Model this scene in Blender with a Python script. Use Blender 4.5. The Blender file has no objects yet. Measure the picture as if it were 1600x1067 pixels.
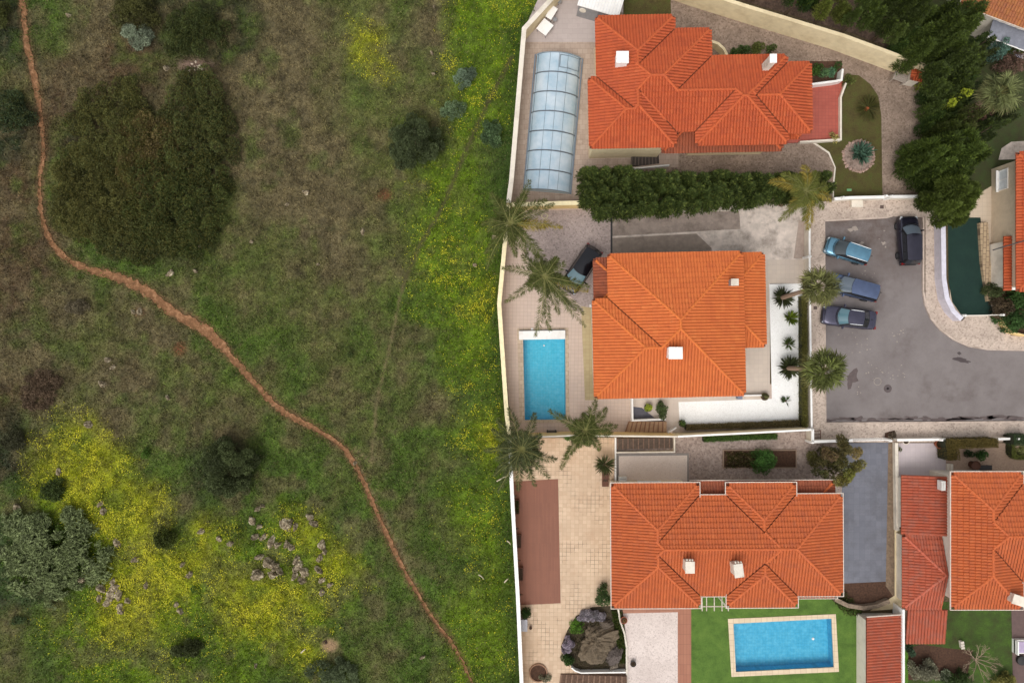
import bpy, bmesh, math, random
import numpy as np
from mathutils import Vector
from mathutils.geometry import tessellate_polygon
R = math.radians
rnd = random.Random(7)
rng = np.random.default_rng(11)
SC = bpy.context.scene
COL = SC.collection

# ------------------------------------------------------------------ camera, sky, sun, exposure
HC = 61.0            # drone height in metres
PPM = 17.5           # photo pixels per metre on the ground
cam = bpy.data.cameras.new('camera'); cam.sensor_width = 36.0
cam.lens = 36.0 * HC / (1600 / PPM); cam.clip_end = 3000; cam.clip_start = 0.5
camo = bpy.data.objects.new('camera', cam); COL.objects.link(camo)
camo.location = (0, 0, HC); camo.rotation_euler = (0, 0, 0); SC.camera = camo

W = bpy.data.worlds.new('World'); SC.world = W; W.use_nodes = True
wn = W.node_tree; wn.nodes.clear()
sky = wn.nodes.new('ShaderNodeTexSky'); sky.sky_type = 'NISHITA'; sky.sun_disc = False
sky.sun_elevation = R(60); sky.sun_rotation = R(210); sky.dust_density = 4.0; sky.air_density = 1.0
hs = wn.nodes.new('ShaderNodeHueSaturation'); hs.inputs['Saturation'].default_value = 0.14
bg = wn.nodes.new('ShaderNodeBackground'); bg.inputs['Strength'].default_value = 0.15
wo = wn.nodes.new('ShaderNodeOutputWorld')
wn.links.new(sky.outputs[0], hs.inputs['Color']); wn.links.new(hs.outputs[0], bg.inputs['Color']); wn.links.new(bg.outputs[0], wo.inputs['Surface'])
sl = bpy.data.lights.new('sun', 'SUN'); sl.energy = 0.6; sl.angle = R(35); sl.color = (1.0, 0.95, 0.88)
so = bpy.data.objects.new('sun', sl); COL.objects.link(so)
so.rotation_euler = (R(30), 0, R(-30))
SC.view_settings.view_transform = 'Standard'; SC.view_settings.look = 'None'
SC.view_settings.exposure = 0.34; SC.view_settings.gamma = 1.0

# ------------------------------------------------------------------ helpers
def P(px, py, z=0.0):
    k = (HC - z) / HC / PPM
    return ((px - 800) * k, (533.5 - py) * k)
def P3(px, py, z=0.0):
    x, y = P(px, py, z); return (x, y, z)
def lin(c):
    return tuple(((v/255)/12.92 if v/255 <= .04045 else ((v/255+.055)/1.055)**2.4) for v in c)

class NT:
    def __init__(s, name):
        s.m = bpy.data.materials.new(name); s.m.use_nodes = True
        s.t = s.m.node_tree; s.b = s.t.nodes['Principled BSDF']; s.out = s.t.nodes['Material Output']
    def n(s, typ, **kw):
        nd = s.t.nodes.new(typ)
        for k, v in kw.items():
            if k.startswith('_'): setattr(nd, k[1:], v)
            else: nd.inputs[k.replace('__', ' ')].default_value = v
        return nd
    def l(s, a, b): s.t.links.new(a, b)
    def coord(s, kind='Object'):
        return s.n('ShaderNodeTexCoord').outputs[kind]
    def noise(s, vec, scale, detail=3, rough=.55):
        nd = s.n('ShaderNodeTexNoise', Scale=scale, Detail=detail, Roughness=rough); s.l(vec, nd.inputs['Vector']); return nd.outputs['Fac']
    def ramp(s, fac, stops):
        r = s.n('ShaderNodeValToRGB'); cr = r.color_ramp
        while len(cr.elements) < len(stops): cr.elements.new(.5)
        for e, (p, c) in zip(cr.elements, stops):
            e.position = p; e.color = (*c, 1) if len(c) == 3 else c
        s.l(fac, r.inputs[0]); return r.outputs[0]
    def mix(s, fac, a, b, mode='MIX'):
        m = s.n('ShaderNodeMix', _data_type='RGBA', _blend_type=mode)
        for i, v in ((0, fac), (6, a), (7, b)):
            if hasattr(v, 'links'): s.l(v, m.inputs[i])
            elif i == 0: m.inputs[0].default_value = v
            else: m.inputs[i].default_value = (*v, 1)
        return m.outputs[2]
    def bump(s, h, strength=.3, dist=.05):
        b = s.n('ShaderNodeBump', Strength=strength, Distance=dist); s.l(h, b.inputs['Height']); s.l(b.outputs[0], s.b.inputs['Normal'])
    def base(s, c):
        if hasattr(c, 'links'): s.l(c, s.b.inputs['Base Color'])
        else: s.b.inputs['Base Color'].default_value = (*c, 1)
    def rough(s, r): s.b.inputs['Roughness'].default_value = r
W_ = (1, 1, 1)
def g(v): return (v, v, v)
_mc = {}
def flat(name, rgb, rough=.7, metal=0, var=.12, scale=3.0, bump=0.0, dirt=None, dirtamt=.35):
    """painted / plastered / metal surface: slight mottling and optional dirt stains"""
    if name in _mc: return _mc[name]
    t = NT(name); v = t.coord(); c = lin(rgb)
    lo = tuple(x*(1-var) for x in c); hi = tuple(min(1, x*(1+var)) for x in c)
    col = t.ramp(t.noise(v, scale, 5, .6), [(.3, lo), (.7, hi)])
    if dirt:
        f = t.ramp(t.noise(v, scale*.35, 8, .7), [(.48, g(0)), (.66, g(dirtamt))])
        col = t.mix(f, col, lin(dirt))
    t.base(col); t.rough(rough); t.b.inputs['Metallic'].default_value = metal
    if bump: t.bump(t.noise(v, scale*8, 4), bump, .03)
    _mc[name] = t.m; return t.m
def cobble(name, c1, c2, cd, scale=9.0, stain=.5, stainscale=.35, moss=None, contrast=(.42, .7)):
    t = NT(name); v = t.coord()
    vo = t.n('ShaderNodeTexVoronoi', Scale=scale); t.l(v, vo.inputs['Vector'])
    sep = t.n('ShaderNodeSeparateColor'); t.l(vo.outputs['Color'], sep.inputs[0])
    col = t.ramp(sep.outputs[0], [(.0, tuple(.6*a+.4*b for a, b in zip(lin(cd), lin(c2)))), (.25, lin(c2)), (1, lin(c1))])
    n2 = t.noise(v, 2.2, 6, .7)
    col = t.mix(t.ramp(n2, [(.35, g(.0)), (.75, g(.55))]), col, lin(c2))
    f = t.ramp(t.noise(v, stainscale, 7, .72), [(contrast[0], g(0)), (contrast[1], g(stain))])
    col = t.mix(f, col, lin(cd))
    if moss:
        f = t.ramp(t.noise(v, .9, 8, .75), [(.56, g(0)), (.7, g(.6))]); col = t.mix(f, col, lin(moss))
    t.base(col); t.rough(.9)
    vd = t.n('ShaderNodeTexVoronoi', Scale=scale); t.l(v, vd.inputs['Vector'])
    t.bump(vd.outputs['Distance'], .35, -.03)
    return t.m
def tiled(name, c1, c2, cm, w=.33, h=.33, off=0.0, mortar=.012, stain=None, stainamt=.5, stainrange=(.52, .68), grime=None, rot=0.0, rough=.75):
    t = NT(name); v = t.coord()
    mp = t.n('ShaderNodeMapping'); mp.inputs['Rotation'].default_value[2] = rot; t.l(v, mp.inputs['Vector'])
    b = t.n('ShaderNodeTexBrick', Scale=1.0, _offset=off); b.inputs['Color1'].default_value = (*lin(c1), 1); b.inputs['Color2'].default_value = (*lin(c2), 1)
    b.inputs['Mortar'].default_value = (*lin(cm), 1); b.inputs['Mortar Size'].default_value = mortar
    b.inputs['Brick Width'].default_value = w; b.inputs['Row Height'].default_value = h; b.inputs['Bias'].default_value = -.1
    t.l(mp.outputs[0], b.inputs['Vector'])
    col = b.outputs['Color']
    col = t.mix(t.ramp(t.noise(v, .5, 6, .7), [(.3, g(0)), (.8, g(.45))]), col, tuple(x*.72 for x in lin(c2)))
    if stain:
        f = t.ramp(t.noise(v, .6, 8, .78), [(stainrange[0], g(0)), (stainrange[1], g(stainamt))]); col = t.mix(f, col, lin(stain))
    if grime:   # dirt caught in the joints
        inv = b.outputs['Fac']; f2 = t.ramp(t.noise(v, .45, 6, .7), [(.5, g(0)), (.6, g(1))])
        mm = t.n('ShaderNodeMath', _operation='MULTIPLY'); t.l(inv, mm.inputs[0]); t.l(f2, mm.inputs[1])
        col = t.mix(mm.outputs[0], col, lin(grime))
    t.base(col); t.rough(rough); t.bump(b.outputs['Fac'], .3, -.02)
    return t.m
def vcol_mat(name, rough=.8, trans=.25, sheen=0, var=.0):
    t = NT(name); a = t.n('ShaderNodeAttribute', _attribute_name='col')
    t.base(a.outputs['Color']); t.rough(rough); t.b.inputs['Specular IOR Level'].default_value = .25
    if trans:
        tr = t.n('ShaderNodeBsdfTranslucent'); t.l(a.outputs['Color'], tr.inputs['Color'])
        mx = t.n('ShaderNodeMixShader', Fac=trans); t.l(t.b.outputs[0], mx.inputs[1]); t.l(tr.outputs[0], mx.inputs[2]); t.l(mx.outputs[0], t.out.inputs['Surface'])
    return t.m
LEAF = vcol_mat('leaf', .65, .22)
GRASSM = vcol_mat('grass_blade', .85, .2)

def tag(o, label=None, cat=None, group=None, kind=None):
    if label: o['label'] = label
    if cat: o['category'] = cat
    if group: o['group'] = group
    if kind: o['kind'] = kind
    return o
def origin(o):
    v = Vector((0, 0, 0))
    while o is not None: v += o.location; o = o.parent
    return v
def T(name, loc, label, cat, group=None, rz=0):
    o = bpy.data.objects.new(name, None); COL.objects.link(o); o.empty_display_size = .3
    o.location = loc if len(loc) == 3 else (*loc, 0); o.rotation_euler = (0, 0, rz)
    return tag(o, label, cat, group)
class MB:
    def __init__(s): s.v = []; s.f = []; s.uv = None; s.smooth = False
    def add(s, vs, fs):
        n = len(s.v); s.v += [tuple(p) for p in vs]; s.f += [tuple(i+n for i in f) for f in fs]; return s
    def box(s, c, d, rz=0, taper=1.0):
        cx, cy, cz = c; dx, dy, dz = (q/2 for q in d); ca, sa = math.cos(rz), math.sin(rz); vs = []
        for k in (-1, 1):
            q = taper if k > 0 else 1
            for i, j in ((-1, -1), (1, -1), (1, 1), (-1, 1)):
                x, y = i*dx*q, j*dy*q; vs.append((cx+x*ca-y*sa, cy+x*sa+y*ca, cz+k*dz))
        return s.add(vs, [(3, 2, 1, 0), (4, 5, 6, 7), (0, 1, 5, 4), (1, 2, 6, 5), (2, 3, 7, 6), (3, 0, 4, 7)])
    def prism(s, poly, z0, z1, bottom=True):
        poly = ccw(poly); n = len(poly); tr = tess([poly])
        vs = [(x, y, z1) for x, y in poly] + [(x, y, z0) for x, y in poly]
        fs = list(tr)
        if bottom: fs += [tuple(i+n for i in reversed(t)) for t in tr]
        fs += [(i+n, (i+1) % n + n, (i+1) % n, i) for i in range(n)]
        return s.add(vs, fs)
    def ring(s, outer, inner, z0, z1):
        o = ccw(outer); i_ = ccw(inner); n = len(o)
        vs = [(x, y, z1) for x, y in o]+[(x, y, z1) for x, y in i_]+[(x, y, z0) for x, y in o]+[(x, y, z0) for x, y in i_]
        fs = []
        for a in range(n):
            b = (a+1) % n
            fs += [(a, b, n+b, n+a), (2*n+a, 2*n+b, b, a), (n+a, n+b, 3*n+b, 3*n+a)]
        return s.add(vs, fs)
    def tube(s, pts, rads, n=7, cap=True):
        pts = [Vector(p) for p in pts]; m = len(pts)
        if not hasattr(rads, '__len__'): rads = [rads]*m
        vs = []; 
        for i, p in enumerate(pts):
            d = (pts[min(i+1, m-1)]-pts[max(i-1, 0)]).normalized()
            a = d.cross(Vector((0, 0, 1))); 
            if a.length < .05: a = d.cross(Vector((1, 0, 0)))
            a.normalize(); b = d.cross(a)
            for k in range(n):
                th = 2*math.pi*k/n; vs.append(p+(a*math.cos(th)+b*math.sin(th))*rads[i])
        fs = [(i*n+k, i*n+(k+1) % n, (i+1)*n+(k+1) % n, (i+1)*n+k) for i in range(m-1) for k in range(n)]
        if cap: fs += [tuple(reversed(range(n))), tuple((m-1)*n+k for k in range(n))]
        return s.add(vs, fs)
    def lathe(s, c, prof, n=16):
        cx, cy, cz = c; vs = []
        for r, z in prof:
            for k in range(n):
                th = 2*math.pi*k/n; vs.append((cx+r*math.cos(th), cy+r*math.sin(th), cz+z))
        m = len(prof)
        fs = [(i*n+k, i*n+(k+1) % n, (i+1)*n+(k+1) % n, (i+1)*n+k) for i in range(m-1) for k in range(n)]
        fs += [tuple(reversed(range(n))), tuple((m-1)*n+k for k in range(n))]
        return s.add(vs, fs)
    def patch(s, rows):
        m, n = len(rows), len(rows[0])
        return s.add([p for r in rows for p in r], [(i*n+j, i*n+j+1, (i+1)*n+j+1, (i+1)*n+j) for i in range(m-1) for j in range(n-1)])
    def build(s, name, mat, parent=None, local=False, smooth=False, label=None, uvs=None):
        me = bpy.data.meshes.new(name)
        o = (0, 0, 0) if (parent is None or local) else origin(parent)
        me.from_pydata([(x-o[0], y-o[1], z-o[2]) for x, y, z in s.v], [], s.f)
        if uvs is not None:
            uvl = me.uv_layers.new(name='UVMap'); arr = np.array([uvs[i] for f in s.f for i in f], dtype=np.float32).ravel(); uvl.data.foreach_set('uv', arr)
        me.materials.append(mat)
        if smooth: me.shade_smooth()
        ob = bpy.data.objects.new(name, me); COL.objects.link(ob)
        if parent: ob.parent = parent
        if label: ob['label'] = label
        return ob
def area(p): return sum(p[i][0]*p[(i+1) % len(p)][1]-p[(i+1) % len(p)][0]*p[i][1] for i in range(len(p)))/2
def ccw(p): p = [tuple(q[:2]) for q in p]; return p if area(p) > 0 else p[::-1]
def tess(loops):
    fl = [q for l in loops for q in l]
    tr = tessellate_polygon([[Vector((x, y, 0)) for x, y in l] for l in loops]); out = []
    for t in tr:
        a, b, c = (fl[i] for i in t)
        cr = (b[0]-a[0])*(c[1]-a[1])-(b[1]-a[1])*(c[0]-a[0])
        if abs(cr) < 1e-9: continue
        out.append(tuple(t) if cr > 0 else (t[0], t[2], t[1]))
    return out
def np_mesh(name, V, F, mat, parent=None, cols=None, smooth=False):
    """V (n,3) world coords, F (m,k) faces, cols (n,3) real surface colours per vertex"""
    o = np.array(origin(parent)) if parent else np.zeros(3)
    V = np.asarray(V, dtype=np.float32)-o.astype(np.float32); F = np.asarray(F, dtype=np.int32); m, k = F.shape
    me = bpy.data.meshes.new(name); me.vertices.add(len(V)); me.vertices.foreach_set('co', V.ravel().astype(np.float32))
    me.loops.add(m*k); me.loops.foreach_set('vertex_index', F.ravel()); me.polygons.add(m)
    me.polygons.foreach_set('loop_start', np.arange(0, m*k, k, dtype=np.int32))
    me.polygons.foreach_set('loop_total', np.full(m, k, dtype=np.int32))
    if cols is not None:
        a = me.attributes.new('col', 'FLOAT_COLOR', 'POINT'); c4 = np.ones((len(V), 4), np.float32); c4[:, :3] = np.clip(cols, 0, 1); a.data.foreach_set('color', c4.ravel())
    me.update(calc_edges=True); me.materials.append(mat)
    if smooth: me.shade_smooth()
    ob = bpy.data.objects.new(name, me); COL.objects.link(ob)
    if parent: ob.parent = parent
    return ob
# numpy value noise
_lat = rng.random((64, 64))
def vn(x, y, s, seed=0):
    x = np.asarray(x)/s+seed*17.3; y = np.asarray(y)/s+seed*9.7
    xi = np.floor(x).astype(int); yi = np.floor(y).astype(int); fx = x-xi; fy = y-yi
    fx = fx*fx*(3-2*fx); fy = fy*fy*(3-2*fy)
    L = lambda a, b: _lat[a % 64, b % 64]
    return (L(xi, yi)*(1-fx)+L(xi+1, yi)*fx)*(1-fy)+(L(xi, yi+1)*(1-fx)+L(xi+1, yi+1)*fx)*fy
def fbm(x, y, s, seed=0, o=4):
    r = 0; a = 1; t = 0
    for i in range(o): r = r+a*vn(x, y, s/2**i, seed+i); t += a; a *= .55
    return r/t
# ------------------------------------------------------------------ field: what grows where (50-pixel cells read off the photograph)
GRID = """
DGBBKKKKBBMMMBVV
DMBRRKKKBBMLMBVV
MRRRRBRBBBMMMMVV
DRRBKBKBBBMMMMVV
DRKBKBKBBBBMMDVG
RMKKKKKBBBBMMVVG
RGKKKKKMBBBBMVVG
RRGKKKMMMBBMMVVV
RRGGGMMMMMBMMVVV
RBBMBMGMMMMMGVVL
BBMMBBGGGMMGMGVV
BBMBBMMGMGMMMGVV
RBMBBBMMMGMGMBGV
DMLBMMBBGMGMGGVL
DLLLGGDDGGGMGMGV
GVLLLMDGGGMGGGVV
SSVLLGLGVLGGMGVV
SSSVLLLVVVLGMGGV
SSVLLLVLLLVGGGVV
MVVLLVVLLVGMGGVV
MGVVVVGVVLGMGGVV
MGVVVVVVGGGMGGVG
MGVVVVVVGGGMGGVG
""".split()
PAL = {'B': (100, 90, 62), 'R': (86, 70, 48), 'M': (90, 94, 48), 'G': (72, 92, 30), 'V': (92, 114, 18), 'L': (132, 136, 22), 'D': (46, 52, 28), 'K': (56, 58, 30), 'S': (60, 76, 40)}
PALA = {k: np.array(lin(v)) for k, v in PAL.items()}
GC = np.array([[PALA[c] for c in row] for row in GRID]); GF = np.array([[{'L': 1., 'V': .2}.get(c, 0.) for c in row] for row in GRID])
def samp(A, px, py):
    x = np.clip(px/50-.5, 0, 14.999); y = np.clip(py/50-.5, 0, len(GRID)-1.001); xi = x.astype(int); yi = y.astype(int); fx = x-xi; fy = y-yi
    if A.ndim == 3: fx = fx[:, None]; fy = fy[:, None]
    return (A[yi, xi]*(1-fx)+A[yi, xi+1]*fx)*(1-fy)+(A[yi+1, xi]*(1-fx)+A[yi+1, xi+1]*fx)*fy
PATH = [(33,-30,13),(35,0,12),(42,60,11),(57,130,11),(66,190,9),(67,240,8),(62,290,9),(68,345,9),(92,392,10),(130,418,11),(180,432,15),(230,455,18),(275,490,18),(322,516,20),(365,560,13),(400,600,12),(440,640,13),(490,668,12),(535,698,11),(560,735,11),(585,790,11),(610,845,11),(640,905,10),(680,970,10),(710,1010,9),(738,1067,8),(755,1110,8)]
TR1 = [(800,90),(760,165),(722,250),(690,325),(655,385),(628,450)]
TR2 = [(628,450),(606,555),(590,620),(582,700),(580,725),(555,700)]
TR3 = [(556,715),(590,790),(600,800),(640,890),(650,910)]
def resample(pts, step):
    out = []
    for a, b in zip(pts[:-1], pts[1:]):
        n = max(1, int(math.dist(a[:2], b[:2])/step)); out += [tuple(a[k]+(b[k]-a[k])*i/n for k in range(len(a))) for i in range(n)]
    return out+[tuple(pts[-1])]
def catmull(pts, step=12):
    out = []; n = len(pts); d = len(pts[0])
    for i in range(n-1):
        p0, p1, p2, p3 = pts[max(i-1, 0)], pts[i], pts[i+1], pts[min(i+2, n-1)]
        m = max(1, int(math.dist(p1[:2], p2[:2])/step))
        for j in range(m):
            t = j/m; out.append(tuple(.5*((2*p1[k])+(-p0[k]+p2[k])*t+(2*p0[k]-5*p1[k]+4*p2[k]-p3[k])*t*t+(-p0[k]+3*p1[k]-3*p2[k]+p3[k])*t**3) for k in range(d)))
    return out+[tuple(pts[-1])]
PATHC = catmull(PATH, 5)
def pdist(px, py, pts, widths=None):
    d = np.full(px.shape, 1e9)
    for i, (a, b) in enumerate(zip(pts[:-1], pts[1:])):
        ax, ay = a[:2]; bx, by = b[:2]; vx, vy = bx-ax, by-ay; L = vx*vx+vy*vy+1e-9
        t = np.clip(((px-ax)*vx+(py-ay)*vy)/L, 0, 1); q = np.hypot(px-ax-t*vx, py-ay-t*vy)
        if widths is not None: q = q-(widths[i]*(1-t)+widths[i+1]*t)/2
        d = np.minimum(d, q)
    return d
def wall_x(py):   # photo x of the estate wall
    return np.interp(py, [-60, 0, 43, 280, 357, 475, 550, 651, 690, 931, 1067, 1120], [905, 854, 817, 796, 789, 778, 783, 790, 795, 806, 813, 816])
def terrain_h(x, y):
    h = .5*(fbm(x, y, 9, 3)-.5)+.22*(fbm(x, y, 1.7, 5, 3)-.5)
    px = x*PPM+800; f = np.clip((wall_x(533.5-y*PPM)-6-px)/90, 0, 1)
    return h*f
def th(x, y): return float(terrain_h(np.array([x]), np.array([y]))[0])
_pc = resample(PATHC, 14); _pw = [p[2] for p in _pc]
def field_color(x, y):
    px = x*PPM+800; py = 533.5-y*PPM
    wx = px+60*(fbm(x, y, 3.2, 1)-.5)+22*(fbm(x, y, .8, 2, 2)-.5); wy = py+60*(fbm(x, y, 3.2, 8)-.5)+22*(fbm(x, y, .8, 9, 2)-.5)
    c = samp(GC, wx, wy); f = samp(GF, wx, wy)
    # patches of dry grass / fresh grass
    n = fbm(x, y, 1.9, 21, 5); n2 = fbm(x, y, .7, 31, 3)
    dry = PALA['B']*1.02; fresh = PALA['G']*1.05
    right = np.clip((px-640)/120, 0, 1)*(py > -999)
    a = np.clip((n-.5)*6, 0, 1)[:, None]*.65*(1-right*.85)[:, None]*(1-.7*f)[:, None]; c = c*(1-a)+dry*a
    a = np.clip((.46-n)*5, 0, 1)[:, None]*.55; c = c*(1-a)+fresh*a
    n3 = fbm(x, y, .3, 35, 2); c = c*np.clip(.12+.85*n2+.85*n3, .25, 2)[:, None]
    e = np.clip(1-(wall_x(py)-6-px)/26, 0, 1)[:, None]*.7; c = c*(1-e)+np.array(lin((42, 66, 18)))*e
    f = f*np.clip((fbm(x, y, 1.6, 41, 4)-.32)*3.2, .05, 1)
    f = np.maximum(f, .3*np.clip(1.3-np.hypot(wx-598, wy-92)/18, 0, 1))
    for cx, cy, r in ( (725, 870, 14), (728, 640, 16), (712, 690, 14), (722, 600, 16), (755, 830, 10), (800, 8, 25), (700, 90, 18), (735, 480, 26), (760, 140, 18), (700, 380, 22), (735, 160, 14), (690, 430, 20), (740, 420, 24), (515, 978, 8), (770, 810, 9)):
        f = np.maximum(f, .75*np.clip(1.3-np.hypot(wx-cx, wy-cy)/r, 0, 1))
    return c, f, px, py
def path_d(px, py, x, y): return pdist(px, py, _pc, _pw)+5*(fbm(x, y, .9, 51, 3)-.5)
SAND = (515, 1008, 15)

POOLS = []   # bounding boxes in world coordinates, holes are cut from the ground under them
def build_ground():
    xs = np.concatenate([[-900, -400, -150, -90, -64], np.arange(-56, 2.5, .3), np.arange(3, 60, 1.0), [64, 90, 150, 400, 900]])
    ys = np.concatenate([[-900, -400, -150, -90, -60], np.arange(-38, 38, .3), [60, 90, 150, 400, 900]])
    X, Y = np.meshgrid(xs, ys); x = X.ravel(); y = Y.ravel(); z = terrain_h(x, y)-.006
    c, f, px, py = field_color(x, y)
    d = path_d(px, py, x, y); soil = np.array(lin((104, 76, 50)))
    a = (np.clip(1-d/5, 0, 1)*.8)[:, None]; c = c*(1-a)+soil*a
    for tr, w, col, am in ((TR1, 4, (70, 60, 36), .75), (TR2, 2, (112, 98, 68), .75), (TR3, 1.5, (118, 112, 80), .5)):
        a = (np.clip(1.6-pdist(px, py, tr)/w, 0, 1)*am)[:, None]; c = c*(1-a)+np.array(lin(col))*a
    a = (np.clip(2-np.hypot(px-SAND[0], (py-SAND[1])*1.2)/8, 0, 1)*.9)[:, None]; c = c*(1-a)+np.array(lin((150, 120, 92)))*a
    for cx, cy, rx, ry, cc in ((305, 103, 26, 9, (120, 96, 84)), (282, 545, 8, 9, (140, 84, 56)), (600, 305, 12, 8, (110, 66, 40)), (218, 488, 8, 6, (130, 90, 70))):
        a = (np.clip(1.6-1.0*np.hypot((px-cx)/rx, (py-cy)/ry), 0, 1)*.85)[:, None]; c = c*(1-a)+np.array(lin(cc))*a
    far = np.clip((np.maximum(np.maximum(-60-px, py-1120), -60-py))/200, 0, 1)[:, None]; c = c*(1-far)+np.array(lin((78, 82, 42)))*(.75+.5*fbm(x, y, 40, 5, 4))[:, None]*far
    out = (px > wall_x(py)+2)[:, None]; c = np.where(out, np.array(lin((96, 82, 58))), c)
    nx, ny = len(xs), len(ys); i, j = np.meshgrid(np.arange(nx-1), np.arange(ny-1)); a0 = (j*nx+i).ravel()
    F = np.stack([a0, a0+1, a0+nx+1, a0+nx], 1); x0 = xs[i.ravel()]; x1 = xs[i.ravel()+1]; y0 = ys[j.ravel()]; y1 = ys[j.ravel()+1]
    keep = np.ones(len(F), bool)
    for bx0, by0, bx1, by1 in POOLS: keep &= ~((x1 > bx0) & (x0 < bx1) & (y1 > by0) & (y0 < by1))
    t = NT('soil_and_turf'); at = t.n('ShaderNodeAttribute', _attribute_name='col'); v = t.coord()
    nn = t.ramp(t.noise(v, 5.5, 8, .75), [(.3, g(.45)), (.7, g(1.45))]); t.base(t.mix(1.0, at.outputs['Color'], nn, 'MULTIPLY')); t.rough(1); t.bump(t.noise(v, 7, 6, .7), .8, .12)
    np_mesh('ground', np.stack([x, y, z], 1), F[keep], t.m, cols=c)['kind'] = 'structure'
    # earth path
    L = []; 
    for k, (qx, qy, w) in enumerate(PATHC):
        a, b = PATHC[max(k-1, 0)], PATHC[min(k+1, len(PATHC)-1)]; dx, dy = b[0]-a[0], b[1]-a[1]; n = math.hypot(dx, dy); dx /= n; dy /= n
        row = []
        for m in range(7):
            s = (m-3)/3; e = w*.5*s*(1+(.9*(rnd.random()-.5) if abs(s) == 1 else 0))*.92
            e *= .86-.3*min(1, max(0, (qy-520)/400)); x_, y_ = P(qx-dy*e, qy+dx*e); row.append((x_, y_, th(x_, y_)+.02-.05*(1-s*s)+.03))
        L.append(row)
    t = NT('red_earth'); v = t.coord(); c = t.ramp(t.noise(v, 3, 7, .75), [(.3, lin((92, 68, 44))), (.5, lin((124, 86, 56))), (.68, lin((166, 126, 92)))])
    vo = t.n('ShaderNodeTexVoronoi', Scale=7.0); t.l(v, vo.inputs['Vector']); pb = t.ramp(vo.outputs['Distance'], [(.08, g(.55)), (.14, g(0))]); n3 = t.ramp(t.noise(v, 1.3, 4), [(.5, g(0)), (.62, g(1))])
    mm = t.n('ShaderNodeMath', _operation='MULTIPLY'); t.l(pb, mm.inputs[0]); t.l(n3, mm.inputs[1]); c = t.mix(mm.outputs[0], c, lin((200, 178, 160))); t.base(c); t.rough(1); t.bump(t.noise(v, 9, 6, .7), .6, .05)
    o = MB().patch(L[::-1]).build('path', t.m); o['kind'] = 'structure'
    # spur of bare earth beside the path
def inside_field(px, py, m=2): return px < wall_x(py)-m
def leaves(P0, D, L, Wd, C, name, mat, parent=None, group=None, kink=0.0):
    """one diamond-shaped leaf per row"""
    n = len(P0); D = D/np.maximum(1e-6, np.linalg.norm(D, axis=1, keepdims=True)); r = rng.normal(size=(n, 3)); B = np.cross(D, r); B /= np.maximum(1e-6, np.linalg.norm(B, axis=1, keepdims=True))
    L = np.broadcast_to(L, n)[:, None]; Wd = np.broadcast_to(Wd, n)[:, None]
    V = np.empty((n, 4, 3)); V[:, 0] = P0; V[:, 1] = P0+D*L*.5+B*Wd*.5; V[:, 2] = P0+D*L; V[:, 3] = P0+D*L*.5-B*Wd*.5
    V[:, 2, 2] -= kink*L[:, 0]
    F = np.arange(n*4).reshape(n, 4); return np_mesh(name, V.reshape(-1, 3), F, mat, parent, np.repeat(C, 4, axis=0))
def build_grass():
    N = 430000
    x = rng.uniform(-47, 2, N); y = rng.uniform(-32, 32, N); c, f, px, py = field_color(x, y)
    d = path_d(px, py, x, y); k = inside_field(px, py) & (d > rng.uniform(-4.6, 1.6, N))
    for tr, w in ((TR1, 4), (TR2, 2.2), (TR3, 1.8)): k &= pdist(px, py, tr) > w*rng.uniform(.2, 1.3, N)
    k &= np.hypot(px-SAND[0], (py-SAND[1])*1.2) > 15
    k &= (np.hypot((px-305)/26, (py-103)/9) > rng.uniform(.5, 1.3, N))
    dens = np.clip(.1+1.5*fbm(x, y, .7, 61, 4), 0, 1); k &= rng.random(N) < dens
    x, y, c, f = x[k], y[k], c[k], f[k]; n = len(x); hgt = .10+.22*fbm(x, y, 1.2, 71, 3)*rng.random(n)
    z = terrain_h(x, y)-.02+ .10*np.clip(fbm(x, y, .6, 77, 2)-.4, 0, 1)
    D = rng.normal(size=(n, 3)); D[:, 2] = np.abs(D[:, 2])*.8+.35
    var = rng.uniform(.5, 1.75, n)[:, None]; C = c*var*1.28
    dryb = rng.random(n) < .13; C[dryb] = C[dryb]*.5+np.array(lin((158, 140, 108)))*.5*rng.uniform(.4, 1.1, dryb.sum())[:, None]
    o = leaves(np.stack([x, y, z], 1), D, hgt*1.5, .035+.05*rng.random(n), C, 'grass', GRASSM); tag(o, 'rough wild grass covering the field beside the villas', 'grass', kind='stuff')
    # yellow flowers
    N = 900000; x = rng.uniform(-47, 2, N); y = rng.uniform(-32, 32, N); c, f, px, py = field_color(x, y)
    clus = np.clip((fbm(x, y, .5, 81, 4)-.36)*3.2, .05, 1)
    k = inside_field(px, py, 6) & (rng.random(N) < f*clus*.95) & (path_d(px, py, x, y) > 4); x, y = x[k], y[k]; n = len(x)
    z = terrain_h(x, y)+.10+.16*rng.random(n); s = .014+.024*rng.random(n); th_ = rng.uniform(0, 6.28, n)
    V = np.empty((n, 4, 3))
    for i in range(4):
        V[:, i, 0] = x+np.cos(th_+i*math.pi/2)*s; V[:, i, 1] = y+np.sin(th_+i*math.pi/2)*s; V[:, i, 2] = z+rng.normal(size=n)*.012
    C = np.array(lin((228, 220, 60)))*rng.uniform(.5, 1.25, n)[:, None]
    o = np_mesh('wildflowers', V.reshape(-1, 3), np.arange(n*4).reshape(n, 4), GRASSM, cols=np.repeat(C, 4, axis=0)); tag(o, 'small yellow wildflowers scattered through the field grass', 'flowers', kind='stuff')

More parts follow.
